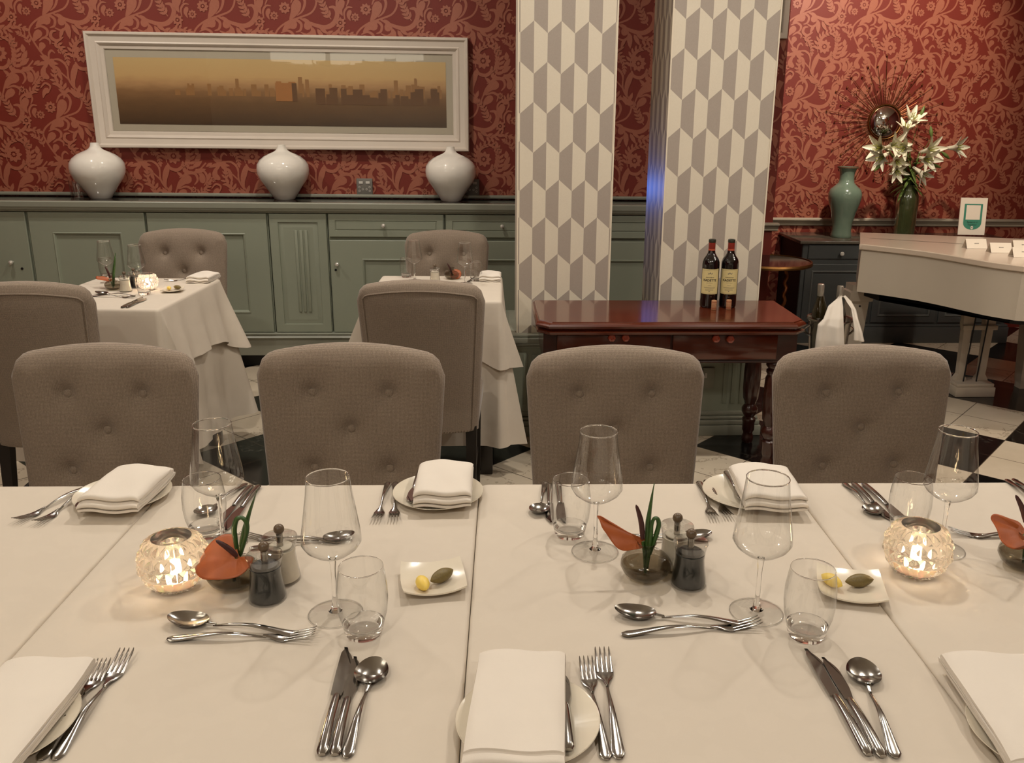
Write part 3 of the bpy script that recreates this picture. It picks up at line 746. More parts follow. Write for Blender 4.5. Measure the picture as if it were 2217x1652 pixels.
# ------------------------------------------------------------------ grand piano
PZ, PB = .815, .555
pl = empty('grand_piano', (2.5, 4.5, 0), 0, 'white grand piano with curved side, its top carrying small name cards', 'piano')
def zpt(x, y, z): q = onz(x, y, z); return Vector((q.x-2.5, q.y-4.5))
A = zpt(1861, 528, PZ); Bk = zpt(1862, 503, PZ); Br = zpt(2217, 517, PZ)
dirB = (Br-Bk).normalized(); Bk2 = Br+dirB*.55
cur = [zpt(x, y, PZ) for x, y in ((1861, 528), (1900, 532), (1980, 541), (2040, 549.5), (2100, 559.5), (2150, 567.5), (2217, 576))]
# smooth the plan curve
def catm(P, n=6):
    out = []
    for i in range(len(P)-1):
        a, b, c, d = P[max(i-1, 0)], P[i], P[i+1], P[min(i+2, len(P)-1)]
        for k in range(n):
            t_ = k/n; out.append(.5*((2*b)+(c-a)*t_+(2*a-5*b+4*c-d)*t_*t_+(3*b-a-3*c+d)*t_**3))
    return out+[P[-1]]
cur = catm(cur); end = cur[-1]; pp = Vector((-dirB.y, dirB.x))
front = cur+[end+dirB*.25-pp*.02, end+dirB*.50-pp*.03]
poly = front+[Bk2, Bk]
def inset(P, d):
    n = len(P); o = []
    for i in range(n):
        t_ = (P[(i+1) % n]-P[i-1]).normalized(); o.append(P[i]+Vector((-t_.y, t_.x))*d)
    return o
mb = MB(); pin = inset(poly, .012)
mb.loft([[(p.x, p.y, PB) for p in pin], [(p.x, p.y, PZ-.03) for p in pin]]); mb.build('case', 'piano', pl, True, 30)
mb = MB(); pe = inset(poly, .003)
mb.loft([[(p.x, p.y, PZ-.03) for p in pe], [(p.x, p.y, PZ-.026) for p in poly], [(p.x, p.y, PZ-.004) for p in poly], [(p.x, p.y, PZ) for p in pe]]); lid = mb.build('lid', 'piano_top', pl, True, 30)
h0 = zpt(1883, 516, PZ); h1 = zpt(2088, 528.5, PZ)
mb = MB(); dd = (h1-h0).normalized(); nn = Vector((-dd.y, dd.x))*.007
mb.add([(h0.x, h0.y, PZ+.0006), (h1.x, h1.y, PZ+.0006), (h1.x+nn.x, h1.y+nn.y, PZ+.0006), (h0.x+nn.x, h0.y+nn.y, PZ+.0006)], [(0, 1, 2, 3)]); mb.build('hinge', 'dark', lid, False)
mb = MB(); pin2 = inset(poly, .13); mb.loft([[(p.x, p.y, PB-.04) for p in pin2], [(p.x, p.y, PB+.005) for p in pin2]]); mb.build('underframe', 'black', pl, False)
def pleg(c, zt_):
    lg = MB()
    def sq(w, z): return [(c.x-w, c.y-w, z), (c.x+w, c.y-w, z), (c.x+w, c.y+w, z), (c.x-w, c.y+w, z)]
    lg.loft([sq(.028, 0), sq(.028, .03), sq(.032, .05), sq(.05, zt_-.10), sq(.05, zt_-.095), sq(.066, zt_-.09), sq(.066, zt_-.04), sq(.052, zt_-.035), sq(.052, zt_)])
    o = lg.build('leg', 'piano', pl, False)
    mb = MB(); mb.lathe([(.006, 0), (.006, .003), (0, .003)], 8, M=Matrix.Translation((c.x, c.y-.0502, zt_-.12)) @ Matrix.Rotation(PI/2, 4, 'X')); mb.build('screw', 'dark', o)
lp = Vector((2.07-2.5, 4.82-4.5)); pleg(lp, PB+.004)
q = ony(2232, 720, 4.62); pleg(Vector((q.x-2.5, .12)), PB+.004); pleg(Bk2-dirB*.15-pp*.15, PB+.004)
# pedal lyre
ly = MB(); q0 = onz(2062, 852, 0); q1 = onz(2153, 860, 0); lx0, lx1, lyy = q0.x-2.5-.02, q1.x-2.5, q1.y-4.5
ly.box(lx0, lx1, lyy, lyy+.15, .0, .055, .004); ly.box(lx0+.006, lx1-.006, lyy+.006, lyy+.145, .055, .075, .006)
o = ly.build('pedal_box', 'piano', pl)
for x in (lx0+.055, lx1-.045):
    mb = MB()
    def sq(w, z, x=x, d=.018): return [(x-w, lyy+.09-d, z), (x+w, lyy+.09-d, z), (x+w, lyy+.09+d, z), (x-w, lyy+.09+d, z)]
    mb.loft([sq(.034, .075), sq(.032, .085), sq(.016, .11), sq(.018, .2), sq(.022, .36), sq(.03, .385), sq(.03, PB-.03)]); mb.build('lyre_post', 'piano', pl, True, 30)
mb = MB(); mb.box(lx0+.02, lx1-.008, lyy+.055, lyy+.075, .365, .39, .002); mb.build('crossbar', 'piano', pl)
for x in (lx0+.068, lx1-.08):
    mb = MB(); mb.tube([(x-.008, lyy+.05, .076), (x+.012, lyy+.05, PB-.03)], .0038, 8); mb.build('pedal_rod', 'black', pl)
# review card on the piano lid
sp = onz(2108, 509, PZ); q0 = onz(2074, 508.5, PZ); q1 = onz(2130, 509, PZ); ww = (q1-q0).length/2
sg = empty('review_card', ((q0.x+q1.x)/2, (q0.y+q1.y)/2, PZ+.0005), math.atan2(q1.y-q0.y, q1.x-q0.x)-.06, 'upright white and teal review card standing on the white piano', 'sign')
hh = .185; tl = Matrix.Rotation(-.10, 4, 'X') @ Matrix.Diagonal((1, 1, 1.15, 1))
def sb(m_, nm, par, boxes):
    mb = MB()
    for b in boxes: mb.box(*b, M=tl)
    return mb.build(nm, m_, par, False)
bd = sb('paper', 'board', sg, [(-ww, ww, 0, .006, 0, hh)])
def flat(poly, y): mb = MB(); mb.add([tl@Vector((x, y, z)) for x, z in poly], [tuple(range(len(poly)))]); return mb
k = ww/.085
sh = [(.058, .155), (-.058, .155), (-.058, .06)]+[(-.058*math.cos(a), .06-.034*math.sin(a)) for a in [PI*i/14 for i in range(1, 14)]]+[(.058, .06)]
flat([(x*k, z) for x, z in sh], -.0006).build('teal_panel', 'teal', bd, False)
flat([(x*k, z) for x, z in [(.045, .148), (-.045, .148), (-.045, .076), (.045, .076)]], -.0012).build('white_window', 'paper', bd, False)
mb = MB(); f = lambda z0: (lambda x, y: tl@Vector((x*k, -.0013, z0+y)))
text_mesh(mb, 'Review us on', .0125, f(.060)); text_mesh(mb, 'Tripadvisor', .0125, f(.047)); mb.build('lettering', 'ink_black', bd, False)
cpt = lambda r, z0, cx=0: [(cx*k+r*math.cos(2*PI*i/16)*k, z0+r*math.sin(2*PI*i/16)) for i in range(16)]
em = flat(cpt(.0085, .0365), -.0014).build('emblem', 'paper', bd, False)
mb = flat(cpt(.0022, .0365, -.0028), -.0018)
m2 = flat(cpt(.0022, .0365, .0028), -.0018); mb.add(m2.v, m2.f); mb.build('emblem_eyes', 'ink_black', bd, False)
mb = MB(); mb.add([tl@Vector((-ww*.3, .006, hh*.6)), tl@Vector((ww*.3, .006, hh*.6)), Vector((ww*.3, .06, 0)), Vector((-ww*.3, .06, 0))], [(0, 1, 2, 3)]); mb.build('easel_back', 'paper', bd, False)
# folded name cards
def tent():
    o = empty('name_card', label='', cat='card')
    mb = MB(); w, d, h = .054, .028, .047
    mb.add([(-w, -d, 0), (w, -d, 0), (w, 0, h), (-w, 0, h), (w, d, 0), (-w, d, 0)], [(0, 1, 2, 3), (3, 2, 4, 5)])
    c = mb.build('card', 'paper', o, False)
    mb = MB()
    for i, (x, l) in enumerate(((-.011, .006), (-.004, .005), (.002, .004), (.007, .005))):
        mb.add([(x, -d*.5-.0004, h*.5), (x+l, -d*.5-.0004, h*.5), (x+l, -d*.42-.0004, h*.58), (x, -d*.42-.0004, h*.58)], [(0, 1, 2, 3)])
    mb.build('lettering', 'ink', c, False); return o
for (px, py, rz, l) in ((2110, 537, -.03, 'folded white name card nearest the teal review card'), (2163, 546, -.06, 'folded white name card in the middle of the piano cards'), (2212, 540, -.05, 'folded white name card behind the frontmost card on the piano'), (2212, 556, -.05, 'folded white name card closest to the curved edge of the piano')):
    p = onz(px, py, PZ); place('tent', tent, (p.x, p.y, PZ+.0008), rz, l, 'name cards on the piano')

# ------------------------------------------------------------------ slate cabinet along the far wall
cb = empty('slate_cabinet', (2.76, 5.87, 0), 0, 'slate grey cabinet with marble top behind the piano', 'cabinet')
X0, X1, Z1 = 2.03, 3.47, .69
mb = MB(); mb.box(X0-2.76, X1-2.76, -.215, .215, .12, Z1-.02); mb.build('body', 'cabinet', cb, False)
mb = MB(); mb.box(X0-2.76-.006, X0-2.76+.001, -.214, .214, .12, Z1-.02); mb.build('shaded_side', 'black', cb, False)  # black sheet paints in the shade on the cabinet's left side
mb = MB(); mb.box(X0-2.79, X1-2.73, -.24, .218, Z1-.02, Z1, .004); mb.build('marble_top', 'marble_top', cb)
mb = MB(); mb.box(X0-2.79, X1-2.73, -.235, .215, 0, .11, .002); mb.box(X0-2.785, X1-2.735, -.23, .215, .11, .128, .006); mb.build('plinth', 'cabinet', cb)
mods = [(2.045, 2.52), (2.525, 2.985), (2.99, 3.455)]
for i, (a, b) in enumerate(mods):
    a -= 2.76; b -= 2.76
    mb = MB(); mb.panel(a+.02, b-.01, .57, .66, -.225, [(0, .01), (0, .002), (.003, 0)]); d = mb.build('drawer', 'cabinet', cb, True, 20)
    mb = MB(); M = Matrix.Translation(((a+b)/2, -.225, .607)) @ Matrix.Rotation(PI/2, 4, 'X'); mb.lathe([(.005, 0), (.005, .012), (.013, .018), (.014, .025), (.008, .03), (0, .03)], 16, M=M); mb.build('knob', 'pale', d)
    mb = MB(); mb.panel(a+.01, b-.005, .14, .535, -.225, [(0, .01), (0, .002), (.003, 0), (.042, 0)], fill=False); mb.panel(a+.065, b-.06, .195, .48, -.218, [(0, .006), (.014, .002), (.016, .006)]); d = mb.build('door', 'cabinet', cb, True, 20)
    mb = MB(); mb.panel(a+.052, b-.047, .182, .493, -.229, [(0, .005), (.004, 0), (.01, 0), (.014, .008)], fill=False); mb.build('door_bead', 'cab_bead', d, True, 20)
# brass-rimmed side table before it
t2 = empty('side_table', (1.63, 5.12, 0), 0, 'round brass-rimmed glossy side table between second column and slate cabinet', 'side table')
t2z = ony(1700, 580, 4.86).z
mb = MB(); mb.lathe([(0, t2z-.012), (.25, t2z-.012), (.25, t2z), (0, t2z)], 48); mb.build('top', 'dark_glass', t2)
mb = MB(); mb.lathe([(.25, t2z-.02), (.258, t2z-.018), (.262, t2z-.008), (.258, t2z+.003), (.25, t2z+.004), (.25, t2z-.02)], 48, rib=lambda a, z: 1+.004*math.cos(a*60)); mb.build('rim', 'brass', t2)
for a in (2.45, 4.1, .6, -.9):
    if a == -.9: continue
    mb = MB(); x, y = .19*math.cos(a), .19*math.sin(a)
    mb.tube([(x+.006*math.cos(k*1.3), y+.006*math.sin(k*1.3), .001+k*(t2z-.015)/40) for k in range(41)], .011, 8); mb.build('twisted_leg', 'bronze', t2)
# celadon vase
p = onz(1813, 511, Z1+.0)
def cel(p):
    o = empty('celadon_vase', (p.x, 5.83, Z1+.0005), 0, 'pale green glazed baluster vase on the marble cabinet top', 'vase')
    pr = [(0, .004), (.066, 0), (.069, .006), (.068, .02), (.062, .05), (.066, .10), (.082, .17), (.1, .225), (.108, .265), (.108, .29), (.098, .318), (.07, .342), (.052, .36), (.047, .385), (.048, .42), (.056, .446), (.064, .458), (.066, .464), (.06, .464), (.05, .45), (.044, .40)]
    mb = MB(); mb.lathe(pr, 40); mb.build('body', 'celadon', o, True, 60)
    mb = MB(); mb.lathe([(.0662, .456), (.0675, .461), (.0662, .466), (.062, .466)], 40); mb.build('rim', 'walnut', o); return o
cel(p)
# green glass vase of lilies (each stem stands in the vase)
vx = ony(1957, 500, 5.82).x; VZ = Z1+.0005
gv = empty('glass_vase', (vx, 5.82, VZ), 0, 'tall textured green glass vase holding the white lilies', 'vase')
mb = MB(); mb.lathe([(0, .01), (.06, .0), (.064, .004), (.066, .02), (.068, .15), (.072, .24), (.068, .28), (.052, .312), (.046, .33), (.05, .346), (.054, .352)], 48, rib=lambda a, z: 1+.012*math.cos(a*20+z*90)); mb.build('body', 'green_glass', gv, True, 60)
LV = (vx, 5.82, VZ)
def lily_flower(mb, mbs, c, d, s):
    # six-petal trumpet opening along d
    d = d.normalized(); R = d.to_track_quat('Z', 'Y').to_matrix().to_4x4(); R.translation = c
    for k in range(6):
        a0 = k*PI/3
        def f(u, v):
            w = (u-.5)*2; r = .006+.012*v+.034*max(0, v-.45)**1.3*2.2; ww_ = (.25+.9*math.sin(PI*min(1, v*.92+.05)))*.62
            a = a0+w*ww_*(.9 if v < .6 else .9*(1-.75*(v-.6)/.4))
            return (s*r*math.cos(a), s*r*math.sin(a), s*(.10*v-.03*max(0, v-.6)**1.2+.004*abs(w)))
        mb.grid(f, 4, 8, M=R)
    for k in range(5):
        a = k*1.25; mbs.tube([R@Vector((0, 0, .03*s)), R@Vector((.012*s*math.cos(a), .012*s*math.sin(a), .085*s))], .0015*s, 5)
def lily(px, py, Y, dirv, lab, buds=(), s=1.0, leaves=2, seed=0):
    s *= 1.55; leaves += 5
    rs = random.Random(seed); h = ony(px, py, Y); o = empty('lily', LV, 0, lab, 'flower', 'white lilies in the green vase')
    L = Vector(LV); c = h-L; d = Vector(dirv).normalized(); base = c-d*.05*s
    ax = rs.uniform(-.02, .02); ay = rs.uniform(-.02, .02)
    p0 = Vector((ax*1.5, ay*1.5, .03)); p1 = Vector((ax, ay, .34)); pts = []
    for k in range(13):
        t_ = k/12
        if t_ < .45: pts.append(p0.lerp(p1, t_/.45))
        else:
            w = (t_-.45)/.55; m1 = p1+Vector((0, 0, .08)); pts.append((p1*(1-w)**2+m1*2*w*(1-w)+base*w*w))
    mb = MB(); mb.tube(pts, .0035, 6)
    mb.build('stem', 'lily_leaf', o)
    mb = MB(); ms = MB(); lily_flower(mb, ms, base, d, s); fl = mb.build('petals', 'petal', o, True, 80); ms.build('stamens', 'stamen', fl)
    lf = MB()
    for k in range(leaves):
        i = rs.randint(6, 10); b = pts[i]; a = rs.uniform(0, 2*PI); q = Vector((math.cos(a), math.sin(a)*.6, rs.uniform(-.5, .7))).normalized(); ln = rs.uniform(.09, .16); sd = q.cross(Vector((0, 0, 1))).normalized()
        lf.grid(lambda u, v, b=b, q=q, sd=sd, ln=ln: b+q*(ln*v)+sd*((u-.5)*.024*math.sin(PI*min(1, v*.96+.03)))-Vector((0, 0, .35*ln*v*v)), 2, 7)
    lf.build('leaves', 'lily_leaf', o, True, 80)
    for (bx_, by_, dv) in buds:
        e = ony(bx_, by_, Y)-L; q = Vector(dv).normalized(); b0 = pts[-4]
        mb = MB(); mb.tube([b0, b0.lerp(e-q*.03, .6)+Vector((0, 0, .01)), e-q*.03], .002, 5); mb.loft([[e+q*(-.035+.08*i/8)+w_*(.002+.010*math.sin(PI*i/8)) for w_ in [(q.orthogonal().normalized()*math.cos(2*PI*j/8)+q.cross(q.orthogonal().normalized())*math.sin(2*PI*j/8)) for j in range(8)]] for i in range(9)]); mb.build('bud', 'lily_leaf', o, True, 80)
lily(1972, 262, 5.80, (.15, -.5, .6), 'white lily at the very top of the bouquet, beside the mirror', [(1996, 244, (.25, 0, 1))], 1.05, 3, 1)
lily(1962, 282, 5.74, (-.1, -.4, .9), 'white lily just under the topmost lily, seen side on', [], .9, 2, 2)
lily(1934, 316, 5.72, (.25, -1, .2), 'white lily facing out over the mirror\'s lower rim', [], 1.1, 2, 3)
lily(1905, 320, 5.76, (-.8, -.5, .05), 'white lily trumpet pointing toward the celadon vase', [], 1.05, 2, 4)
lily(1910, 340, 5.70, (-.7, -.5, -.3), 'white lily drooping toward the celadon vase below another', [(1903, 360, (-.7, 0, -.8))], 1.0, 3, 5)
lily(1958, 320, 5.68, (-.75, -.7, -.15), 'long side-on white lily across the middle of the bouquet', [], 1.0, 1, 6)
lily(1942, 350, 5.70, (-.1, -1, -.3), 'small open white lily low in the middle of the bouquet', [], .85, 1, 7)
lily(1940, 370, 5.70, (0, -1, -.35), 'small open white lily just above the vase mouth', [], .85, 1, 8)
lily(2012, 325, 5.74, (.35, -1, .25), 'white lily open above another on the side toward the card', [(2016, 288, (-.2, 0, 1))], 1.05, 3, 9)
lily(2005, 345, 5.70, (.15, -1, -.1), 'white lily tucked below its twin on the side toward the card', [], 1.0, 2, 10)
lily(2067, 320, 5.76, (.6, -.9, .1), 'lone white lily reaching out farthest above the review card', [(2046, 335, (.4, 0, -.3))], .95, 3, 11)
lily(1994, 374, 5.70, (.5, -.8, -.5), 'drooping white lily beside the vase neck', [(2024, 358, (.6, 0, -.2))], .9, 2, 12)

# ------------------------------------------------------------------ sunburst mirror
mc = ony(1918, 264, YF-.03)
sm = empty('sunburst_mirror', (mc.x, YF-.002, mc.z), 0, 'round convex mirror with wire sunburst rays on the papered wall', 'mirror')
Rx = Matrix.Rotation(PI/2, 4, 'X'); R0 = .112
mb = MB(); mb.lathe([(R0*math.sin(a), .012+.05*(math.cos(a)-math.cos(1.3))/(1-math.cos(1.3))) for a in [1.3-1.3*i/14 for i in range(15)]], 48, M=Rx); g = mb.build('mirror_glass', 'mirror', sm, True, 80)
for v in g.data.vertices: pass
mb = MB(); mb.lathe([(R0-.004, .0), (R0+.006, .0), (R0+.007, .012), (R0+.002, .020), (R0-.003, .018)], 48, M=Rx); mb.build('rim', 'brass', sm)
rs = random.Random(7)
for k in range(76):
    a = 2*PI*k/76; L = (.40, .29, .35, .24)[k % 4]*rs.uniform(.95, 1.08)
    mb = MB(); e = Vector((L*math.cos(a), -.012-.02*(k % 2), L*math.sin(a))); s_ = Vector((R0*math.cos(a), -.008, R0*math.sin(a)))
    mb.tube([s_, e], [.0020, .0013], 5, cap=True)
    mb.sphere(e, .0062, 8, 6)
    for q in (.45, .72):
        if (k+int(q*10)) % 2: mb.sphere(s_.lerp(e, q), .004, 6, 5)
    mb.build('ray', 'bronze', sm)
# ------------------------------------------------------------------ upholstered chairs
HB, ZB = .905, .365
def back_pt(u, v, side):
    # u -1..1 across, v 0..1 up; side -1 front (tufted), +1 rear
    hw = .192+.030*v
    a = max(0, (abs(u)-.83)/.17)
    zt = HB-.026*u*u-.043*(1-math.sqrt(max(0, 1-a*a)))
    z = ZB+(zt-ZB)*v
    e = max(abs(u)**9, max(0, v)**22)
    y = side*(.034+.012*(1-u*u))*(1-.42*e)
    x = hw*u
    if side < 0:
        for bx, bz in BTN:
            r2 = (x-bx)**2+(z-bz)**2
            y += .016*math.exp(-r2/(2*.015**2))+.013*math.exp(-r2/(2*.038**2))
        y -= .012*math.sin(PI*min(1, max(0, v)))*(1-u*u)
    y += .10*(z-.45)*(1 if z > .45 else .4)+.05*u*u*(-1)*.4
    return Vector((x, y, z))
BTN = [(-.094, .797), (.094, .797), (0, .702), (-.094, .60), (.094, .60)]
def chair():
    o = empty('dining_chair', label='', cat='chair')
    mb = MB(); N, Mv = 72, 72
    mb.grid(lambda a, b: back_pt(a*2-1, b, -1), N, Mv)
    mb.grid(lambda a, b: back_pt(1-a*2, b, 1), N, Mv)
    # rounded rim between the two faces
    path = [(-1, k/24) for k in range(25)]+[(-1+2*k/36, 1) for k in range(1, 37)]+[(1, 1-k/24) for k in range(1, 25)]
    rings = []
    for i, (u, v) in enumerate(path):
        f, r = back_pt(u, v, -1), back_pt(u, v, 1); c = (f+r)/2
        p0, p1 = back_pt(*path[max(i-1, 0)], 1), back_pt(*path[min(i+1, len(path)-1)], 1); t_ = (p1-p0); out = Vector((-t_.z, 0, t_.x)).normalized()
        rings.append([f.lerp(r, k/6)+out*(.010*math.sin(PI*k/6)) for k in range(7)])
    vs = [p for r in rings for p in r]; fs = [(i*7+j, i*7+j+1, (i+1)*7+j+1, (i+1)*7+j) for i in range(len(rings)-1) for j in range(6)]
    mb.add(vs, fs)
    bo = [back_pt(-1+2*k/36, 0, -1) for k in range(37)]+[back_pt(1-2*k/36, 0, 1) for k in range(37)]; mb.add(bo, [tuple(range(len(bo)))])
    mb.build('backrest', 'fabric', o, True, 50)
    pp = MB(); q = .93
    pth = [(-q, .02+.96*k/24) for k in range(25)]+[(-q+2*q*k/36, .955) for k in range(37)]+[(q, .98-.96*k/24) for k in range(25)]
    pth = [(-q, .02+.93*k/24) for k in range(25)]+[(-q+2*q*k/36, .955) for k in range(1, 36)]+[(q, .95-.93*k/24) for k in range(25)]
    pp.tube([back_pt(u, v, 1)+Vector((0, .0015, 0)) for u, v in pth], .0032, 6); pp.build('piping', 'fabric', o)
    for bx, bz in BTN:
        v = (bz-ZB)/(HB-ZB); c = back_pt(bx/(.192+.03*v), v, -1)
        mb = MB(); mb.sphere((c.x, c.y-.002, c.z), .0115, 14, 8, (1, .55, 1)); mb.build('button', 'fabric', o)
    mb = MB(); mb.box(-.205, .205, -.40, .0, .368, .455, .028, seg=4); mb.box(-.198, .198, -.39, -.01, .42, .475, .025, seg=4); mb.build('seat', 'fabric', o)
    for sx in (-1, 1):
        for yy, dx in ((-.35, 0), (-.02, .05)):
            mb = MB(); x = sx*.175
            def sq(w, z, y): return [(x-w, y-w, z), (x+w, y-w, z), (x+w, y+w, z), (x-w, y+w, z)]
            mb.loft([sq(.014, 0, yy+dx), sq(.021, .38, yy)]); mb.build('leg', 'wood_dark', o, False)
        mb = MB(); mb.box(sx*.175-.009, sx*.175+.009, -.345, .005, .15, .175, .002); mb.build('stretcher', 'wood_dark', o)
    mb = MB(); mb.box(-.17, .17, -.18, -.162, .153, .172, .002); mb.build('stretcher', 'wood_dark', o)
    return o
def put_chair(cx, y, rz, l, g, s=1.0, sz=1.0): return place('chair', chair, (cx, y, 0), rz, l, g, (s, 1, sz))
yf = 2.10; k = yf/2.0
G1, G2 = 'tufted chairs along the far side of the long table', 'chairs at the two small tables'
put_chair(-.953, yf, -.03, 'taupe tufted chair at the long table in front of the candlelit small table', G1, .975, .985)
put_chair(-.357, yf, -.05, 'taupe tufted chair at the long table before the fully visible back-turned chair', G1, 1.01, .985)
put_chair(.308, yf, 0, 'taupe tufted chair at the long table in front of the mahogany console', G1, .98, .977)
put_chair(.948, yf, .04, 'taupe tufted chair at the long table nearest the ice bucket and piano', G1, 1.03, .978)
put_chair(-1.485, 2.85, PI+.05, 'taupe chair with piped back turned, cut off at the picture edge before the candlelit table', G2, .885, 1.02)
put_chair(-.247, 2.97, PI-.03, 'taupe chair seen fully from behind, piped back, at the unlit small table', G2, .94, 1.005)
put_chair(-1.545, 4.44, .06, 'taupe tufted chair behind the candlelit small table, against the sage cupboards', G2, .92, .975)
put_chair(-.238, 4.44, -.03, 'taupe tufted chair behind the unlit small table, below the white vase by the column', G2, .92, .975)

# ------------------------------------------------------------------ tables and cloths
def draped(name, cx, cy, hx_, hy_, rz, zt, drop, flare, fold, label, cat='tablecloth', corner=.0, group=None, seed=0, r=.012, gap=.004, cflare=.06, sides=(1, 1, 1, 1), cdrop=0, cw=(1, 1, 1, 1)):
    rs = random.Random(seed)
    o = empty(name, (cx, cy, 0), rz, label, cat, group)
    # perimeter samples
    per = []; n1, n2 = max(24, int(hx_*90)), max(24, int(hy_*90))
    C = [(-hx_, -hy_), (hx_, -hy_), (hx_, hy_), (-hx_, hy_)]
    NRM = [(0, -1), (1, 0), (0, 1), (-1, 0)]
    cr = .018
    for k in range(4):
        (x0, y0), (x1, y1) = C[k], C[(k+1) % 4]; n = n1 if k % 2 == 0 else n2; L = math.hypot(x1-x0, y1-y0); ux, uy = (x1-x0)/L, (y1-y0)/L; nx_, ny_ = NRM[k]
        for i in range(n):
            s = cr+(L-2*cr)*i/(n-1); dc = min(s, L-s)
            per.append((x0+ux*s, y0+uy*s, nx_, ny_, dc, s/L, k, cw[k] if s < L/2 else cw[(k+1) % 4]))
        nx2, ny2 = NRM[(k+1) % 4]; ccx, ccy = x1-cr*(nx_+nx2), y1-cr*(ny_+ny2)
        for i in range(1, 8):
            a = PI/2*i/8; qx, qy = nx_*math.cos(a)+nx2*math.sin(a), ny_*math.cos(a)+ny2*math.sin(a)
            per.append((ccx+cr*qx, ccy+cr*qy, qx, qy, 0, 0, k, cw[(k+1) % 4]))
    n = len(per); ph = [rs.uniform(0, 6.28) for _ in range(4)]
    rings = []
    # top: concentric rings toward the centre
    for s in (0.0, .2, .4, .6, .8, .93):
        rings.append([(p[0]*s, p[1]*s, zt) for p in per])
    rings.append([(p[0]-p[2]*r, p[1]-p[3]*r, zt) for p in per])
    for a in (30, 60, 90):
        A_ = math.radians(a); rings.append([(p[0]-p[2]*r*(1-math.sin(A_)), p[1]-p[3]*r*(1-math.sin(A_)), zt-r*(1-math.cos(A_))) for p in per])
    K = 14
    for j in range(1, K+1):
        t_ = j/K; rg_ = []
        for i, p in enumerate(per):
            w = math.exp(-(p[4]/.11)**2); w2 = math.exp(-(p[4]/.05)**2)
            sd = sides[p[6]] if p[4] > 0 else min(sides[p[6]], sides[(p[6]+1) % 4])
            f = fold*t_*math.sin(p[5]*19*((hx_ if p[6] % 2 == 0 else hy_)/.28)+ph[p[6]])+fold*.5*t_*math.sin(p[5]*43+ph[3-p[6]])
            cf = p[7]*cflare*t_**1.1*(w2+.35*w*math.cos(p[4]*46))
            out = sd*(flare*t_+f*(1-w2)+cf)
            dz = (drop-r)*t_*(1+corner*w2)+cdrop*t_*w
            rg_.append((p[0]+p[2]*out, p[1]+p[3]*out, zt-r-dz))
        rings.append(rg_)
    mb = MB(); mb.loft(rings, cap=False); b = mb.build('cloth', 'cloth', o, True, 75); return o
def table(cx, cy, hx_, hy_, rz, label, group=None, zt=.742, name='dining_table'):
    o = empty(name, (cx, cy, 0), rz, label, 'table', group)
    mb = MB(); mb.box(-hx_+.006, hx_-.006, -hy_+.006, hy_-.006, zt-.03, zt-.003, .004); mb.build('tabletop', 'wood_dark', o)
    for sx in (-1, 1):
        for sy in (-1, 1):
            mb = MB(); x, y = sx*(hx_-.06), sy*(hy_-.06); mb.box(x-.025, x+.025, y-.025, y+.025, 0, zt-.03, .003); mb.build('leg', 'wood_dark', o)
    return o
TR = math.radians(-.85)
ED = [-1.253, -.6425, -.036, .582, 1.193]
LB = ['under the long table\'s cloth before the candlelit small table', 'under the cloth carrying the drooping orange flower', 'under the cloth carrying the upright orange flower', 'under the cloth nearest the piano']
LC = ['white tablecloth of the long table, end piece before the candlelit small table', 'white tablecloth of the long table, piece carrying the drooping orange flower', 'white tablecloth of the long table, piece carrying the upright orange flower', 'white tablecloth of the long table, end piece toward the piano']
for i in range(4):
    a, b = ED[i]+.0004, ED[i+1]-.0004; cx = (a+b)/2; yfar = 1.6075-.0148*cx; ynr = .70-.0148*cx
    table(cx, (yfar+ynr)/2, (b-a)/2, (yfar-ynr)/2, TR, 'plain dark table '+LB[i], 'tables pushed together as the long table')
    draped('tablecloth', cx, (yfar+ynr)/2, (b-a)/2, (yfar-ynr)/2, TR, .75, .27, .012, .008, LC[i], group='tablecloths of the long table', seed=i, r=.006, cflare=.0, sides=(1, 1 if i == 3 else 0, 1, 1 if i == 0 else 0))
T1 = (-1.478, 3.562, .268, .322, math.radians(-3.5)); T2 = (-.236, 3.672, .272, .284, math.radians(-.6))
for T, nm in ((T1, 'candlelit'), (T2, 'unlit')):
    un = nm == 'unlit'; sd_ = (.15, .5, 1, 1) if un else (.1, 1, 1, 1); cw_ = (1, 1.9, .05, 1) if un else (1, 1, 1, 1)
    table(T[0], T[1], T[2]-.006, T[3]-.006, T[4], 'small square table hidden by the cloths, the '+nm+' one', 'small dining tables', .738)
    draped('tablecloth', T[0], T[1], T[2]-.003, T[3]-.003, T[4], .745, (.60 if un else .61), .036, .009, 'long white undercloth of the '+nm+' small table', group='undercloths', seed=5 if nm == 'unlit' else 8, cflare=.085 if un else .06, sides=sd_, cw=cw_)
    draped('overcloth', T[0], T[1], T[2], T[3], T[4], .75, .235 if nm == 'candlelit' else .20, .045, .009, 'short white top cloth over the '+nm+' small table', group='top cloths', seed=11 if nm == 'unlit' else 12, cflare=.06 if un else .045, cdrop=.075, sides=sd_, cw=cw_)

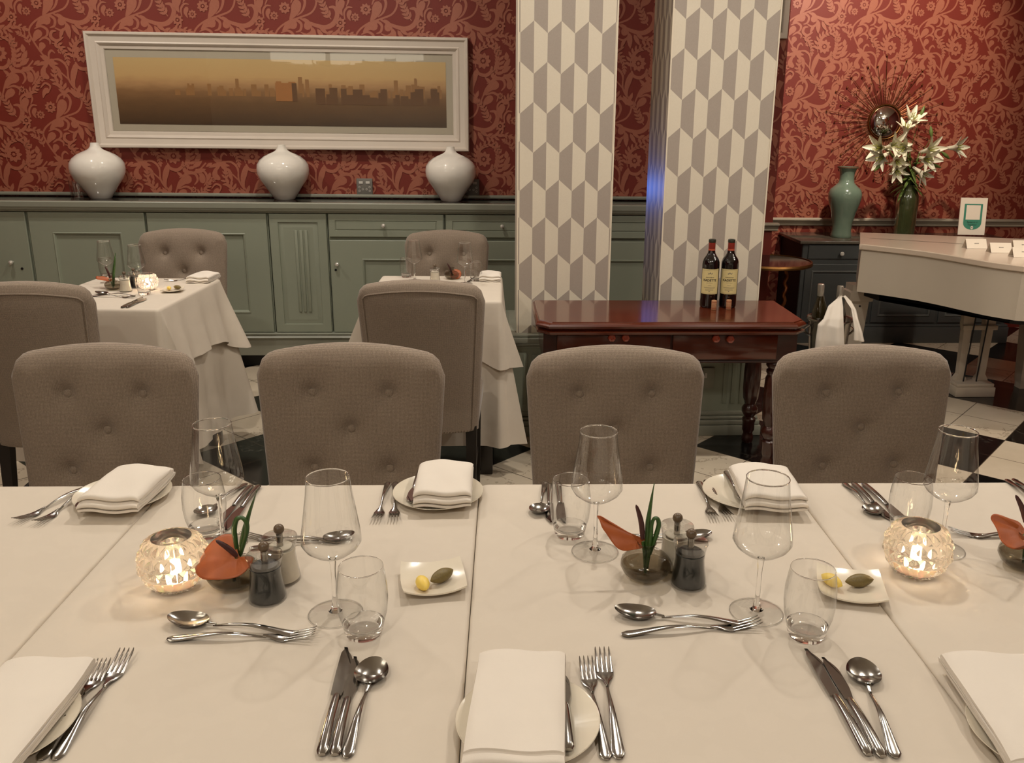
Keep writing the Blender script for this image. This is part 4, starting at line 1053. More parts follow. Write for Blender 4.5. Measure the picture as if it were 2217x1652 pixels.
# ------------------------------------------------------------------ cutlery (handle end at 0, tip along +y, length 1 unit = real metres)
def sect(y, z, w, t_, n=10):
    return [(w/2*math.cos(2*PI*i/n)*(1 if True else 0), y, z+t_/2*math.sin(2*PI*i/n)) for i in range(n)]
def handle(L, we=.0105, wn=.0044, curve=.010, y1=None):
    mb = MB(); R = []
    for i in range(21):
        t_ = i/20; y = t_*L; w = wn+(we*2-wn)*max(0, 1-t_*1.05)**1.5*.78
        if i == 0: w *= .55
        z = .0026+curve*math.sin(PI*min(1, t_*1.02))**1.3*(t_**.6)
        R.append(sect(y, z, w, .0036-.0006*t_))
    mb.loft([sect(-.002, .0026, .006, .002)]+R); return mb
def fork():
    o = empty('fork', label='', cat='fork'); L = .205
    hl = .135; handle(hl).build('handle', 'steel', o)
    mb = MB(); h0 = .0026
    pr = [(hl-.004, .0045, .0045, .003), (hl+.006, .0035, .009, .0026), (hl+.014, .0018, .017, .0022), (hl+.022, .0012, .0225, .002), (hl+.03, .0016, .0238, .0019)]
    mb.loft([sect(y, z+.0006, w, t_) for y, z, w, t_ in pr])
    for k in range(4):
        x = (k-1.5)*.0062; R = []
        for y, z, w in ((hl+.027, .0016, .0048), (hl+.04, .004, .0038), (hl+.055, .0075, .0034), (hl+.066, .0105, .0026), (L+.0, .0122, .001)):
            R.append([(x+a, b, c) for a, b, c in sect(y, z+.0006, w, .0018, 8)])
        mb.loft(R)
    mb.build('tines', 'steel', o); return o
def bowl_mesh(y0, ln, wd, dp, zr=.004):
    mb = MB()
    def f(off):
        def g(u, v):
            a = 2*PI*u; r = v; sy = math.sin(a); x = wd*r*math.cos(a)*(1-.10*sy); y = y0+ln*(r*sy)
            return (x, y, zr+dp*(r**2.4-1)+.0035*max(0, r*sy)+off*(1 if v < .999 else .4)+dp)
        return g
    mb.grid(f(.0), 40, 12); mb.grid(f(-.0012), 40, 12); return mb
def spoon_gen(nm, L, hl, ln, wd, dp):
    def mk():
        o = empty(nm, label='', cat='spoon'); h = handle(hl); 
        h.loft([sect(hl-.004, .0046, .0046, .003), sect(hl+.006, .0058, .006, .0026), sect(hl+.012, .0068, .010, .0018)])
        h.build('handle', 'steel', o); bowl_mesh(hl+.008+ln, ln, wd, dp, .0016-dp*.0).build('bowl', 'steel', o, True, 80); return o
    return mk
soup = spoon_gen('soup_spoon', .18, .122, .027, .0225, .0075); dess = spoon_gen('dessert_spoon', .19, .128, .031, .0195, .0075)
def knife_gen(nm, L, hl, bw):
    def mk():
        o = empty(nm, label='', cat='knife')
        mb = MB(); R = []
        for i in range(17):
            t_ = i/16; y = t_*hl; w = .0155-.005*t_; th = .0078-.0022*t_
            if i == 0: w *= .6; th *= .6
            z = .0042+.003*math.sin(PI*t_*.9)
            R.append(sect(y, z, w, th))
        R.append(sect(hl+.004, .0048, .0085, .005)); mb.loft(R); mb.build('handle', 'steel', o)
        mb = MB(); n = 16; b0 = hl+.003; bl = L-b0
        top = []; bot = []
        for i in range(n+1):
            t_ = i/n; y = b0+bl*t_
            top.append((-bw*.42-.0008*math.sin(PI*t_)+(bw*.35*max(0, (t_-.86)/.14)**2), y)); bot.append((bw*.58*min(1, .55+t_*1.6)-bw*.92*max(0, (t_-.62)/.38)**2.2, y))
        pl_ = top+bot[::-1]; m_ = len(pl_)
        zz = lambda x: .0036+.0022*(.5-x/bw)
        mb.add([(x, y, zz(x)) for x, y in pl_]+[(x, y, zz(x)-.0014) for x, y in pl_], [tuple(range(m_)), tuple(range(2*m_-1, m_-1, -1))]+[(i, m_+i, m_+(i+1) % m_, (i+1) % m_) for i in range(m_)])
        mb.build('blade', 'steel', o, True, 30); return o
    return mk
dk = knife_gen('dinner_knife', .225, .112, .019); sk = knife_gen('starter_knife', .20, .104, .0165); bk_ = knife_gen('butter_knife', .165, .086, .0165)
LEN = {'fork': .205, 'soup': .184, 'dess': .198, 'dk': .225, 'sk': .20, 'bk': .165}
MK = {'fork': fork, 'soup': soup, 'dess': dess, 'dk': dk, 'sk': sk, 'bk': bk_}
def cut(kind, h, t_, label, group, z=.7505, zoff=0, tz=None, s=None, flip=False, tiltx=0):
    a = onz(h[0], h[1], z+.004); b = onz(t_[0], t_[1], tz if tz else z+.004); d = b-a; L = math.hypot(d.x, d.y)
    sc_ = s if s else min(1.07, max(.86, L/LEN[kind]))
    ang = math.atan2(d.y, d.x)-PI/2; c = (a+b)/2; l = LEN[kind]*sc_/2
    dx, dy = d.x/L, d.y/L
    r = place(kind, MK[kind], (c.x-dx*l, c.y-dy*l, z+zoff), ang, label, group, (sc_*(-1 if flip else 1), sc_, sc_))
    if tiltx: r.rotation_euler = (tiltx, 0, ang)
    return r
GF = 'cutlery on the long table'
# far side places
cut('fork', (183, 1055), (52, 1121), 'fork pointing out farther, of the pair beside the folded napkin by the candlelit small table', GF)
cut('fork', (196, 1055), (92, 1126), 'fork lying closer to the folded napkin, of the pair before the first tufted chair', GF, zoff=.0)
cut('bk', (234, 1046), (165, 1113), 'butter knife tucked under the napkin before the first tufted chair', GF, zoff=.012)
cut('soup', (517, 1056), (446, 1107), 'soup spoon seen through the far wine glass and tumbler by the lit candle', GF)
cut('sk', (543, 1052), (472, 1134), 'starter knife beside the soup spoon, behind the tumbler by the lit candle', GF)
cut('dk', (558, 1053), (488, 1144), 'dinner knife behind the green looped blade of the drooping flower', GF)
cut('fork', (838, 1052), (818, 1117), 'fork farther from the napkin before the second tufted chair', GF)
cut('fork', (856, 1051), (853, 1117), 'fork nearer the ribbed plate before the second tufted chair', GF)
cut('bk', (911, 1031), (886, 1099), 'butter knife on the ribbed plate edge before the second tufted chair', GF, zoff=.011)
cut('soup', (1180, 1048), (1167, 1108), 'soup spoon beside the far tumbler before the console-side chair', GF)
cut('sk', (1190, 1047), (1191, 1131), 'knife just outside the far tumbler before the console-side chair', GF)
cut('dk', (1208, 1047), (1218, 1133), 'knife seen through the far tumbler before the console-side chair', GF)
cut('fork', (1516, 1048), (1543, 1116), 'fork farther from the napkin before the console-side chair', GF)
cut('fork', (1534, 1048), (1572, 1110), 'fork nearer the ribbed plate before the console-side chair', GF)
cut('bk', (1571, 1031), (1610, 1096), 'butter knife on the ribbed plate before the console-side chair', GF, zoff=.011)
cut('soup', (1836, 1052), (1893, 1109), 'soup spoon before the chair nearest the piano', GF)
cut('sk', (1851, 1049), (1926, 1122), 'shorter knife beside the spoon before the chair nearest the piano', GF)
cut('dk', (1872, 1049), (1972, 1137), 'longer knife running behind the tumbler before the chair nearest the piano', GF)
cut('fork', (2190, 1045), (2262, 1108), 'fork at the table edge beyond the last tufted chair, its handle showing', GF)
cut('fork', (2207, 1045), (2285, 1106), 'fork outermost at the table edge beyond the last tufted chair', GF)
# dessert sets across the middle
GD = 'dessert cutlery across the middle of the table'
cut('dess', (547, 1184), (764, 1160), 'dessert spoon with its bowl behind the near wine glass, above the salt mill', GD)
cut('fork', (720, 1170), (537, 1158), 'dessert fork pointing at the green looped blade behind the salt mill', GD, tz=.757)
cut('dess', (1338, 1174), (1538, 1158), 'dessert spoon with its bowl showing behind the twin mills by the upright flower', GD)
cut('fork', (1512, 1166), (1330, 1152), 'dessert fork hidden mostly behind the upright orange flower', GD, tz=.757)
cut('fork', (2262, 1168), (2077, 1150), 'dessert fork pointing at the lit candle beyond the last wine glass', GD, tz=.757)
cut('dess', (2112, 1160), (2310, 1150), 'dessert spoon behind the flower cut off by the picture edge', GD)
cut('dess', (632, 1370), (376, 1342), 'dessert spoon with a bright bowl lying before the black pepper mill and lit candle', GD, s=.98)
cut('fork', (398, 1380), (652, 1376), 'dessert fork lying before the drooping flower\'s mills, tines toward the near wine glass', GD, s=.98)
cut('dess', (1600, 1349), (1353, 1327), 'dessert spoon lying before the upright flower\'s smoked vase', GD, s=.98)
cut('fork', (1367, 1370), (1627, 1352), 'dessert fork before the upright flower, tines over the wine glass foot', GD, s=.98)
# near side places
cut('fork', (88, 1640), (226, 1424), 'shorter-reaching fork of the near pair beside the cut-off napkin', GF, tz=.762)
cut('fork', (118, 1640), (275, 1404), 'farther-reaching fork of the near pair beside the cut-off napkin', GF, tz=.762)
cut('bk', (-30, 1692), (150, 1478), 'butter knife lying along the cut-off near napkin', GF, zoff=.013, s=1.15)
cut('dk', (696, 1634), (755, 1402), 'dinner knife of the near trio below the tumbler', GF)
cut('sk', (724, 1634), (774, 1422), 'starter knife in the middle of the near trio below the tumbler', GF)
cut('soup', (750, 1636), (813, 1432), 'round soup spoon of the near trio below the tumbler', GF)
cut('bk', (1231, 1642), (1216, 1468), 'butter knife on the plate beside the big near napkin', GF, zoff=.012)
cut('fork', (1313, 1640), (1268, 1420), 'fork nearer the butter plate beside the big near napkin', GF, tz=.762)
cut('fork', (1340, 1638), (1303, 1402), 'fork farther out from the big near napkin', GF, tz=.762)
cut('dk', (1882, 1634), (1750, 1405), 'dinner knife leading the near trio toward the piano end', GF)
cut('sk', (1912, 1638), (1787, 1424), 'starter knife in the middle of the trio toward the piano end', GF)
cut('soup', (1940, 1636), (1858, 1434), 'round soup spoon of the trio toward the piano end', GF)

# ------------------------------------------------------------------ plates and napkins
def plate():
    o = empty('side_plate', label='', cat='plate')
    mb = MB(); n = 96
    pr = [(0, .0035), (.045, .0035), (.05, .0045), (.055, .007), (.084, .0125), (.0855, .0135), (.086, .0125), (.055, .003), (.05, 0), (0, 0)]
    vs = []; fs = []
    for k_, (r, z) in enumerate(pr):
        for j in range(n):
            a = 2*PI*j/n; vs.append((r*math.cos(a), r*math.sin(a), z+(.0006*math.cos(a*48) if k_ in (4,) else 0)))
    for k_ in range(len(pr)-1):
        for j in range(n): fs.append((k_*n+j, k_*n+(j+1) % n, (k_+1)*n+(j+1) % n, (k_+1)*n+j))
    mb.add(vs, fs); mb.build('dish', 'porcelain', o, True, 50); return o
for (px, py, l) in ((267, 1071, 'white side plate under the napkin before the first tufted chair'), (949, 1068, 'white ribbed side plate before the second tufted chair'), (1618, 1068, 'white ribbed side plate before the console-side chair'),
                    (0, 1572, 'white side plate cut off at the near corner by the paired forks'), (1143, 1562, 'white side plate under the big napkin on the near side'), (2262, 1592, 'white side plate cut off at the near end toward the piano')):
    p = onz(px, py, .757); place('plate', plate, (p.x, p.y, .7503), 0, l, 'side plates on the long table')
def fold_prof(nl, L, th, rnd=.0):
    # zig-zag stacked linen, seen end-on along y; returns centre line
    pts = []; z = th*.7
    for k_ in range(nl):
        a, b = (-L/2+.004*k_, L/2-.003*k_) if k_ % 2 == 0 else (L/2-.003*k_, -L/2+.004*k_)
        for i in range(9):
            t_ = i/8; pts.append((a+(b-a)*t_, z+.0012*math.sin(t_*7+k_)))
        if k_ < nl-1:
            s = 1 if b > 0 else -1
            for i in range(1, 6):
                q = PI*i/6; pts.append((b+s*th*.75*math.sin(q), z+th*.5*(1-math.cos(q))))
        z += th
    return pts
def napkin_mk(W, L, nl, th):
    def mk():
        o = empty('napkin', label='', cat='napkin')
        c = fold_prof(nl, L, th); n = len(c); t2_ = th*.36; mb = MB(); U = 28
        up = []; dn = []
        for i, (y, z) in enumerate(c):
            y0_, z0_ = c[max(i-1, 0)]; y1_, z1_ = c[min(i+1, n-1)]; l = math.hypot(y1_-y0_, z1_-z0_) or 1; nx_, nz_ = -(z1_-z0_)/l, (y1_-y0_)/l
            up.append((y+nx_*t2_, z+nz_*t2_)); dn.append((y-nx_*t2_, z-nz_*t2_))
        prof = up+dn[::-1]
        rings = []
        for k_ in range(U+1):
            u = k_/U*2-1; x = W/2*u; e = (1-abs(u)**8*.22)
            rings.append([(x*(1-.012*math.sin(z*400)), y, z*(e)+.0018*math.sin(u*4+y*30)+.0010*math.sin(u*2.2-y*55)) for y, z in prof])
        mb.loft(rings); mb.build('folded_cloth', 'napkin', o, True, 55); return o
    return mk
# far napkins show their rolled end; the near ones lie flatter
def nap_at(kind, mk, near, far, label, z=.768, s=(1, 1, 1), lift=0, tilt=0, zo=None):
    a = onz(near[0], near[1], z); b = onz(far[0], far[1], z+lift); d = b-a
    c = (a+b)/2; r = place(kind, mk, (c.x, c.y, zo if zo else .7635), math.atan2(d.y, d.x)-PI/2, label, 'folded napkins', s); r.rotation_euler = (tilt, 0, r.rotation_euler.z); return r
nf = napkin_mk(.105, .165, 5, .0062)
nap_at('napf', nf, (228, 1112), (322, 1024), 'folded white napkin before the first tufted chair, skewed over its plate', s=(1.02, 1.0, 1.0))
nap_at('napf', nf, (957, 1098), (968, 1016), 'folded white napkin squared on its ribbed plate before the second tufted chair', s=(1.0, 1.02, 1.0))
nap_at('napf', nf, (1682, 1106), (1637, 1022), 'folded white napkin seen through the wine glass before the console-side chair', s=(1.08, 1.04, 1.0))
nn_ = napkin_mk(.112, .215, 4, .0052)
nap_at('napn', nn_, (1112, 1628), (1130, 1422), 'big folded napkin lying on the near plate between knife and cloth seam', z=.78, s=(1.0, .93, 1.0))
nap_at('napn', nn_, (-75, 1640), (78, 1462), 'folded napkin cut off at the near corner beside the paired forks', z=.78)
nap_at('napn', nn_, (2292, 1622), (2165, 1448), 'folded napkin cut off at the near end toward the piano', z=.78, s=(1.1, 1, 1))
def square_dish():
    o = empty('butter_dish', label='', cat='dish'); mb = MB(); h = .05
    def top(off):
        def f(u, v):
            x, y = (u*2-1), (v*2-1); r = (x*x+y*y)/2
            return (h*x*(1-.06*y*y), h*y*(1-.06*x*x), .003+.013*r**1.3+off)
        return f
    mb.grid(top(.0025), 16, 16); mb.grid(top(0), 16, 16)
    ed = [(i/16, 0) for i in range(17)]+[(1, i/16) for i in range(1, 17)]+[(1-i/16, 1) for i in range(1, 17)]+[(0, 1-i/16) for i in range(1, 16)]
    A_, B_ = [top(.0025)(*e) for e in ed], [top(0)(*e) for e in ed]; n = len(ed); mb.add(A_+B_, [(i, (i+1) % n, n+(i+1) % n, n+i) for i in range(n)])
    mb.build('dish', 'porcelain', o, True, 50); return o
def quenelle(nm, m_):
    def mk():
        o = empty(nm, label='', cat=nm.split('_')[0]); mb = MB(); R = []
        for i in range(13):
            t_ = i/12*2-1; r = .0125*max(.06, (1-abs(t_)**2.1))**.8
            R.append([(r*math.cos(2*PI*j/12), .0235*t_, .0125+r*.92*math.sin(2*PI*j/12)) for j in range(12)])
        mb.loft(R); mb.build('scoop', m_, o, True, 70); return o
    return mk
QB, QT = quenelle('butter_quenelle', 'butter'), quenelle('olive_spread', 'tapenade')
def dish_set(cx, cy, b, t_, rz, rb, rt_, who, z=.7503, s=1.0):
    p = onz(cx, cy, z+.006); place('dish', square_dish, (p.x, p.y, z), rz, 'curved white dish with butter and olive spread '+who, 'butter dishes', (s, s, s))
    p = onz(b[0], b[1], z+.012); place('qb', QB, (p.x, p.y, z+.006), rb, 'yellow butter scoop on the white dish '+who, 'butter scoops', (s*.82, s*.85, s*.85))
    p = onz(t_[0], t_[1], z+.012); place('qt', QT, (p.x, p.y, z+.006), rt_, 'brown olive spread scoop on the white dish '+who, 'olive spread scoops', (s*.88, s*1.0, s*.88))
dish_set(938, 1256, (915, 1268), (957, 1252), .15, .35, -.75, 'beside the cloth seam')
dish_set(1842, 1272, (1800, 1262), (1860, 1263), -.25, .5, -1.45, 'behind the near tumbler')

# ------------------------------------------------------------------ glasses
def wine():
    o = empty('wine_glass', label='', cat='glass')
    mb = MB(); mb.lathe([(.0045, .088), (.014, .0915), (.026, .0985), (.0375, .108), (.0425, .117), (.0415, .13), (.037, .16), (.0325, .19), (.0300, .2135)], 56)
    bw = mb.build('bowl', 'glass', o, True, 80)
    mb = MB(); mb.lathe([(.0303, .2128), (.0306, .2140), (.0300, .2150), (.0294, .2140), (.0297, .2128)], 56); mb.build('rim', 'solid_glass', bw)
    mb = MB(); mb.lathe([(0, .0865), (.0052, .089), (.0048, .083), (.0036, .072), (.0034, .04), (.0042, .018), (.0062, .0085), (.010, .0055), (.0, .0050)], 24); mb.build('stem', 'solid_glass', o)
    mb = MB(); mb.lathe([(.0105, .0052), (.02, .0036), (.036, .0020), (.0385, .0012), (.0390, .0006), (.0385, 0)], 56); ft = mb.build('foot', 'glass', o, True, 80)
    mb = MB(); mb.lathe([(.0384, .0013), (.0392, .0011), (.0392, .0003), (.0384, .0001)], 56, close=True); mb.build('rim', 'solid_glass', ft); return o
def tumbler():
    o = empty('tumbler', label='', cat='glass')
    mb = MB(); mb.lathe([(.0285, .016), (.0335, .035), (.0355, .055), (.0350, .075), (.0322, .095), (.0305, .1035)], 56); bw = mb.build('bowl', 'glass', o, True, 80)
    mb = MB(); mb.lathe([(.0303, .103), (.0309, .1038), (.0303, .1048), (.0297, .1038)], 56, close=True); mb.build('rim', 'solid_glass', bw)
    mb = MB(); mb.lathe([(0, .0105), (.018, .011), (.024, .0135), (.0283, .0185), (.0290, .0185), (.0268, .006), (.0245, .001), (.02, .0), (0, .0012)], 48); mb.build('base', 'solid_glass', o); return o
GW, GT = 'wine glasses', 'tumblers'
for px, py, l in ((484, 1178, 'far wine glass rising behind the lit candle and drooping flower'), (727, 1329, 'near wine glass between the mills and the tumbler, spoon seen through it'), (1288, 1195, 'far wine glass standing before the console-side chair'), (1637, 1326, 'near wine glass in front of the seen-through napkin'), (2036, 1190, 'far wine glass behind the lit candle toward the piano')):
    p = onz(px, py, .75); place('wine', wine, (p.x, p.y, .7506), 0, l, GW)
for px, py, l in ((449, 1158, 'far tumbler standing before a wine glass, by the lit candle and drooping flower'), (788, 1372, 'near tumbler overlapping the wine glass foot beside the mills'), (1233, 1158, 'far tumbler with a knife seen through it, before the console'), (1745, 1376, 'near tumbler in front of the butter dish'), (1962, 1153, 'far tumbler just behind the lit candle toward the piano')):
    p = onz(px, py, .75); place('tumbler', tumbler, (p.x, p.y, .7506), 0, l, GT)

# ------------------------------------------------------------------ mills, flowers, candles
def mill(nm, fill):
    def mk():
        o = empty(nm, label='', cat='mill')
        mb = MB(); mb.lathe([(0, .004), (.0262, .004), (.0255, .01), (.0225, .03), (.0212, .045), (.0222, .0535), (0, .0535)], 40); mb.build('body', fill, o, True, 60)
        mb = MB(); mb.lathe([(0, 0), (.0275, 0), (.0278, .0035), (.0268, .012), (.0238, .03), (.0225, .045), (.0234, .0545)], 40); mb.build('clear_shell', 'glass', o, True, 60)
        mb = MB(); mb.lathe([(0, .055), (.0225, .055), (.0235, .057), (.0262, .0685), (.0272, .071), (.0262, .0735), (.006, .0765), (0, .0765)], 40); c = mb.build('cap', 'clear_cap', o, True, 40)
        mb = MB(); mb.lathe([(.005, .0545), (.005, .079), (0, .079)], 16); mb.build('spindle', 'steel', c); mb = MB(); mb.lathe([(0, .0558), (.018, .0558), (.018, .0575), (0, .0575)], 24); mb.build('filler_disc', 'pepper' if nm[0] == 'p' else 'salt', c)
        mb = MB(); mb.sphere((0, 0, .0855), .0082, 16, 10); mb.build('knob', 'walnut', o); return o
    return mk
MP, MS = mill('pepper_mill', 'pepper'), mill('salt_mill', 'salt')
for kd, mk, px, py, l in (('mp', MP, 580, 1296, 'black-filled pepper mill beside the drooping orange flower'), ('ms', MS, 612, 1254, 'white-filled salt mill behind the pepper mill by the drooping flower'), ('mp', MP, 1490, 1264, 'black-filled pepper mill beside the upright orange flower'), ('ms', MS, 1461, 1226, 'white-filled salt mill behind the pepper mill by the upright flower')):
    p = onz(px, py, .75); place(kd, mk, (p.x, p.y, .7505), 0, l, 'salt and pepper mills')
def vase_small():
    o = empty('bud_vase', label='', cat='vase')
    mb = MB(); mb.lathe([(0, .003), (.02, 0), (.024, .001), (.036, .012), (.0405, .022), (.0385, .032), (.030, .040), (.017, .0445), (.0125, .048), (.012, .054), (.0145, .0595)], 48); mb.build('body', 'smoke', o, True, 70)
    mb = MB(); mb.lathe([(.0138, .0592), (.0152, .0598), (.0150, .0612), (.0136, .0606)], 40, close=True); mb.build('lip', 'smoke', o)
    mb = MB(); mb.lathe([(0, .004), (.022, .004), (.034, .013), (.0385, .022), (0, .022)], 40); mb.build('water', m_thin('bud_vase_water', (.78, .75, .68), 1.33), o); return o
def m_spathe():
    t_ = NT('orange_spathe'); n = t_.noise(60, 3); v = t_.noise(14, 4)
    c = t_.mix(n, lin((150, 66, 26)), lin((186, 94, 42))); c = t_.mix(t_.mth('MULTIPLY', v, .35), c, lin((150, 96, 42)))
    p = t_.princ(c, .45); p.inputs['Subsurface Weight'].default_value = .08; p.inputs['Subsurface Radius'].default_value = (.01, .003, .001); t_.bump(p, n, .25, .002); return t_.m
MT['spathe'] = m_spathe()
def px_on(x, y, P, n):
    d = ray(x, y); return O_+d*((P-O_).dot(n)/d.dot(n))
def spathe_flower(v, pts, centre, nrm, spad, label, bulge=.16, Yo=0.0):
    # heart-shaped bract lying in a tilted plane through the stem top, curling towards its rim
    n = Vector(nrm).normalized(); P = ony(centre[0], centre[1], v.y+Yo); o = empty('anthurium_flower', v, 0, label, 'flower', 'orange anthurium flowers')
    N = len(pts); sm = []
    for i in range(N):
        a, b, c, d = pts[i-1], pts[i], pts[(i+1) % N], pts[(i+2) % N]
        for k in range(5):
            t = k/5; sm.append(tuple(.5*(2*b[j]+(c[j]-a[j])*t+(2*a[j]-5*b[j]+4*c[j]-d[j])*t*t+(3*b[j]-a[j]-3*c[j]+d[j])*t**3) for j in (0, 1)))
    ring = [px_on(x, y, P, n)-v for x, y in sm]; C = P-v; R = max((q-C).length for q in ring); M_ = len(ring); K = 12
    def lift(q, w): return q+n*(-bulge*R*(((q-C).length/R)**2)*.6+.035*R*math.sin(w*2*PI*5)*((q-C).length/R)**2+.05*R*math.exp(-((q-C).length/(.25*R))**2)*-1)
    vs = [C]+[lift(C.lerp(ring[i], (k+1)/K), i/M_) for k in range(K) for i in range(M_)]
    fs = [(0, 1+i, 1+(i+1) % M_) for i in range(M_)]+[(1+k*M_+i, 1+(k+1)*M_+i, 1+(k+1)*M_+(i+1) % M_, 1+k*M_+(i+1) % M_) for k in range(K-1) for i in range(M_)]
    mb = MB(); mb.add(vs, fs); s_ = mb.build('spathe', 'spathe', o, True, 80); md = s_.modifiers.new('thick', 'SOLIDIFY'); md.thickness = .0010; md.offset = 0
    a = ony(spad[0][0], spad[0][1], v.y+Yo-.002)-v; b = ony(spad[1][0], spad[1][1], v.y+Yo-.012)-v
    mb = MB(); mb.tube([a.lerp(b, t_)+Vector((.003*math.sin(t_*PI), 0, 0)) for t_ in (0, .2, .4, .6, .8, .94, 1)], [.0032, .0042, .0044, .0041, .0034, .0024, .0006], 12); mb.build('spadix', 'spadix', o)
    mb = MB(); mb.tube([Vector((0, 0, .008)), C*.45+Vector((0, 0, .012)), C-n*.001], .0026, 8); mb.build('stem', 'leaf', o); return o
def px_ribbon(mb, v, ctr, Yo, bow=.004):
    c = []
    for i in range(len(ctr)-1):
        a, b, d, e = ctr[max(i-1, 0)], ctr[i], ctr[i+1], ctr[min(i+2, len(ctr)-1)]
        for k in range(6):
            t = k/6; c.append(tuple(.5*(2*b[j]+(d[j]-a[j])*t+(2*a[j]-5*b[j]+4*d[j]-e[j])*t*t+(3*b[j]-a[j]-3*d[j]+e[j])*t**3) for j in (0, 1, 2)))
    c.append(ctr[-1]); n = len(c)
    q = [ony(x, y, v.y+Yo)-v for x, y, w in c]; mpp = (ony(c[0][0]+1, c[0][1], v.y)-ony(c[0][0], c[0][1], v.y)).length
    def f(u, t):
        i = min(n-1, int(round(t*(n-1)))); a, b = q[max(i-1, 0)], q[min(i+1, n-1)]; d = (b-a).normalized(); s = Vector((d.z, 0, -d.x)); w = max(.3, c[i][2])*mpp
        return q[i]+s*((u-.5)*w)+Vector((0, -bow*math.sin(u*PI)-.006*math.sin(t*PI), 0))
    mb.grid(f, 4, n-1)
def px_blades(v, straight, loop, label):
    o = empty('grass_blade', v, 0, label, 'leaf', 'green blades in the bud vases')
    for nm, c, Yo in (('straight_blade', straight, .004), ('looped_blade', loop, -.004)):
        if not c: continue
        mb = MB(); px_ribbon(mb, v, c, Yo); b = mb.build(nm, 'leaf', o, True, 80); md = b.modifiers.new('thick', 'SOLIDIFY'); md.thickness = .0007
    return o
VS = []
for px, py, l in ((508, 1268, 'smoked bud vase under the drooping orange flower'), (1397, 1250, 'smoked bud vase under the upright orange flower'), (2214, 1228, 'smoked bud vase cut off by the picture edge')):
    p = onz(px, py, .75); place('bud', vase_small, (p.x, p.y, .7505), 0, l, 'smoked bud vases'); VS.append(Vector((p.x, p.y, .7505)))
Q2 = lambda L: [(300+x/3.96, 1080+y/3.96) for x, y in L]
Q4 = lambda L: [(1120+x/3.59, 920+y/3.59) for x, y in L]
Q5 = lambda L: [(1600+x/3.593, 980+y/3.593) for x, y in L]
spathe_flower(VS[0], Q2([(862, 488), (838, 400), (828, 330), (785, 298), (720, 305), (640, 350), (560, 420), (500, 500), (474, 570), (490, 635), (540, 675), (620, 690), (720, 690), (820, 672), (890, 638), (945, 585), (985, 505), (925, 490)]), (511, 1205), (-.12, -.55, .82), ((512, 1204), (467, 1170)), 'orange anthurium drooping over its bud vase by the lit candle', .10, -.022)
px_blades(VS[0], [(512, 1232, 8), (518, 1205, 9), (524, 1180, 12), (533, 1140, 12), (541, 1110, 8), (549, 1085, 5), (557, 1061, .4)], [(514, 1232, 7), (515, 1205, 9), (511, 1165, 11), (509, 1143, 12), (514, 1122, 11), (525, 1117, 10), (535, 1127, 11), (536, 1148, 10), (528, 1178, 9), (521, 1202, 7)], 'green pointed and looped blades rising behind the drooping orange flower')
spathe_flower(VS[1], Q4([(1000, 888), (930, 862), (860, 830), (780, 790), (705, 748), (662, 712), (630, 708), (645, 740), (662, 795), (700, 850), (735, 905), (775, 955), (830, 979), (900, 972), (975, 958), (1028, 935), (1022, 905)]), (1392, 1172), (.05, -.90, .42), ((1391, 1166), (1377, 1093)), 'orange anthurium held sideways, pointing away from the twin mills', .22)
px_blades(VS[1], [(1399, 1228, 9), (1401, 1195, 12), (1402, 1160, 14), (1402, 1128, 12), (1405, 1105, 9), (1410, 1078, 6), (1416, 1046, .4)], [(1401, 1228, 7), (1405, 1190, 9), (1408, 1155, 10), (1410, 1132, 8), (1415, 1119, 8), (1422, 1120, 9), (1425, 1133, 10), (1420, 1155, 11), (1413, 1178, 9), (1407, 1200, 7)], 'green pointed and looped blades rising beside the upright orange flower')
spathe_flower(VS[2], Q5([(2235, 600), (2180, 540), (2110, 510), (2040, 482), (1985, 474), (1968, 500), (1985, 545), (2012, 605), (2040, 675), (2090, 728), (2150, 752), (2220, 745), (2290, 700), (2320, 640), (2290, 600)]), (2219, 1155), (-.15, -.72, .62), ((2220, 1130), (2199, 1072)), 'orange anthurium cut off by the picture edge', .15)
def candle():
    o = empty('candle_holder', label='', cat='candle holder')
    R = .0505; mb = MB(); NU, NV = 96, 72
    prof = []
    for i in range(NV+1):
        a = -1.15+(1.15+.86)*i/NV; prof.append((R*math.cos(a), .047+R*math.sin(a)))
    def f(u, v):
        k_ = v*NV; i = min(NV-1, int(k_)); q = k_-i; r = prof[i][0]*(1-q)+prof[i+1][0]*q; z = prof[i][1]*(1-q)+prof[i+1][1]*q
        row = v*5; ph_ = PI if int(row) % 2 else 0
        c = 1-abs(((u*20+ph_/(2*PI)) % 1)*2-1); e = 1-abs((row % 1)*2-1); r += .0046*min(c, e*1.3)-.0012
        a = 2*PI*u; return (r*math.cos(a), r*math.sin(a), z)
    mb.grid(f, NU*2, NV)
    b0 = prof[0][1]; mb.lathe([(0, b0), (prof[0][0], b0)], 192)
    mb.lathe([(prof[-1][0]-.0012, prof[-1][1]), (prof[-1][0]-.004, prof[-1][1])], 192)
    mb.lathe([(prof[-1][0]-.004, prof[-1][1])]+[(r-.0045, z) for r, z in prof[::-4][1:-3]]+[(.02, .010), (0, .009)], 48)
    mb.build('cut_glass_globe', 'crystal_glass', o, True, 45)
    mb = MB(); mb.lathe([(0, .0095), (.017, .0095), (.017, .026), (.015, .027), (0, .026)], 24); w = mb.build('tealight', 'wax', o)
    mb = MB(); mb.lathe([(0, .027), (.0032, .032), (.0042, .037), (.003, .046), (.0004, .056)], 12); mb.build('flame', 'flame', w); return o
CAND = []
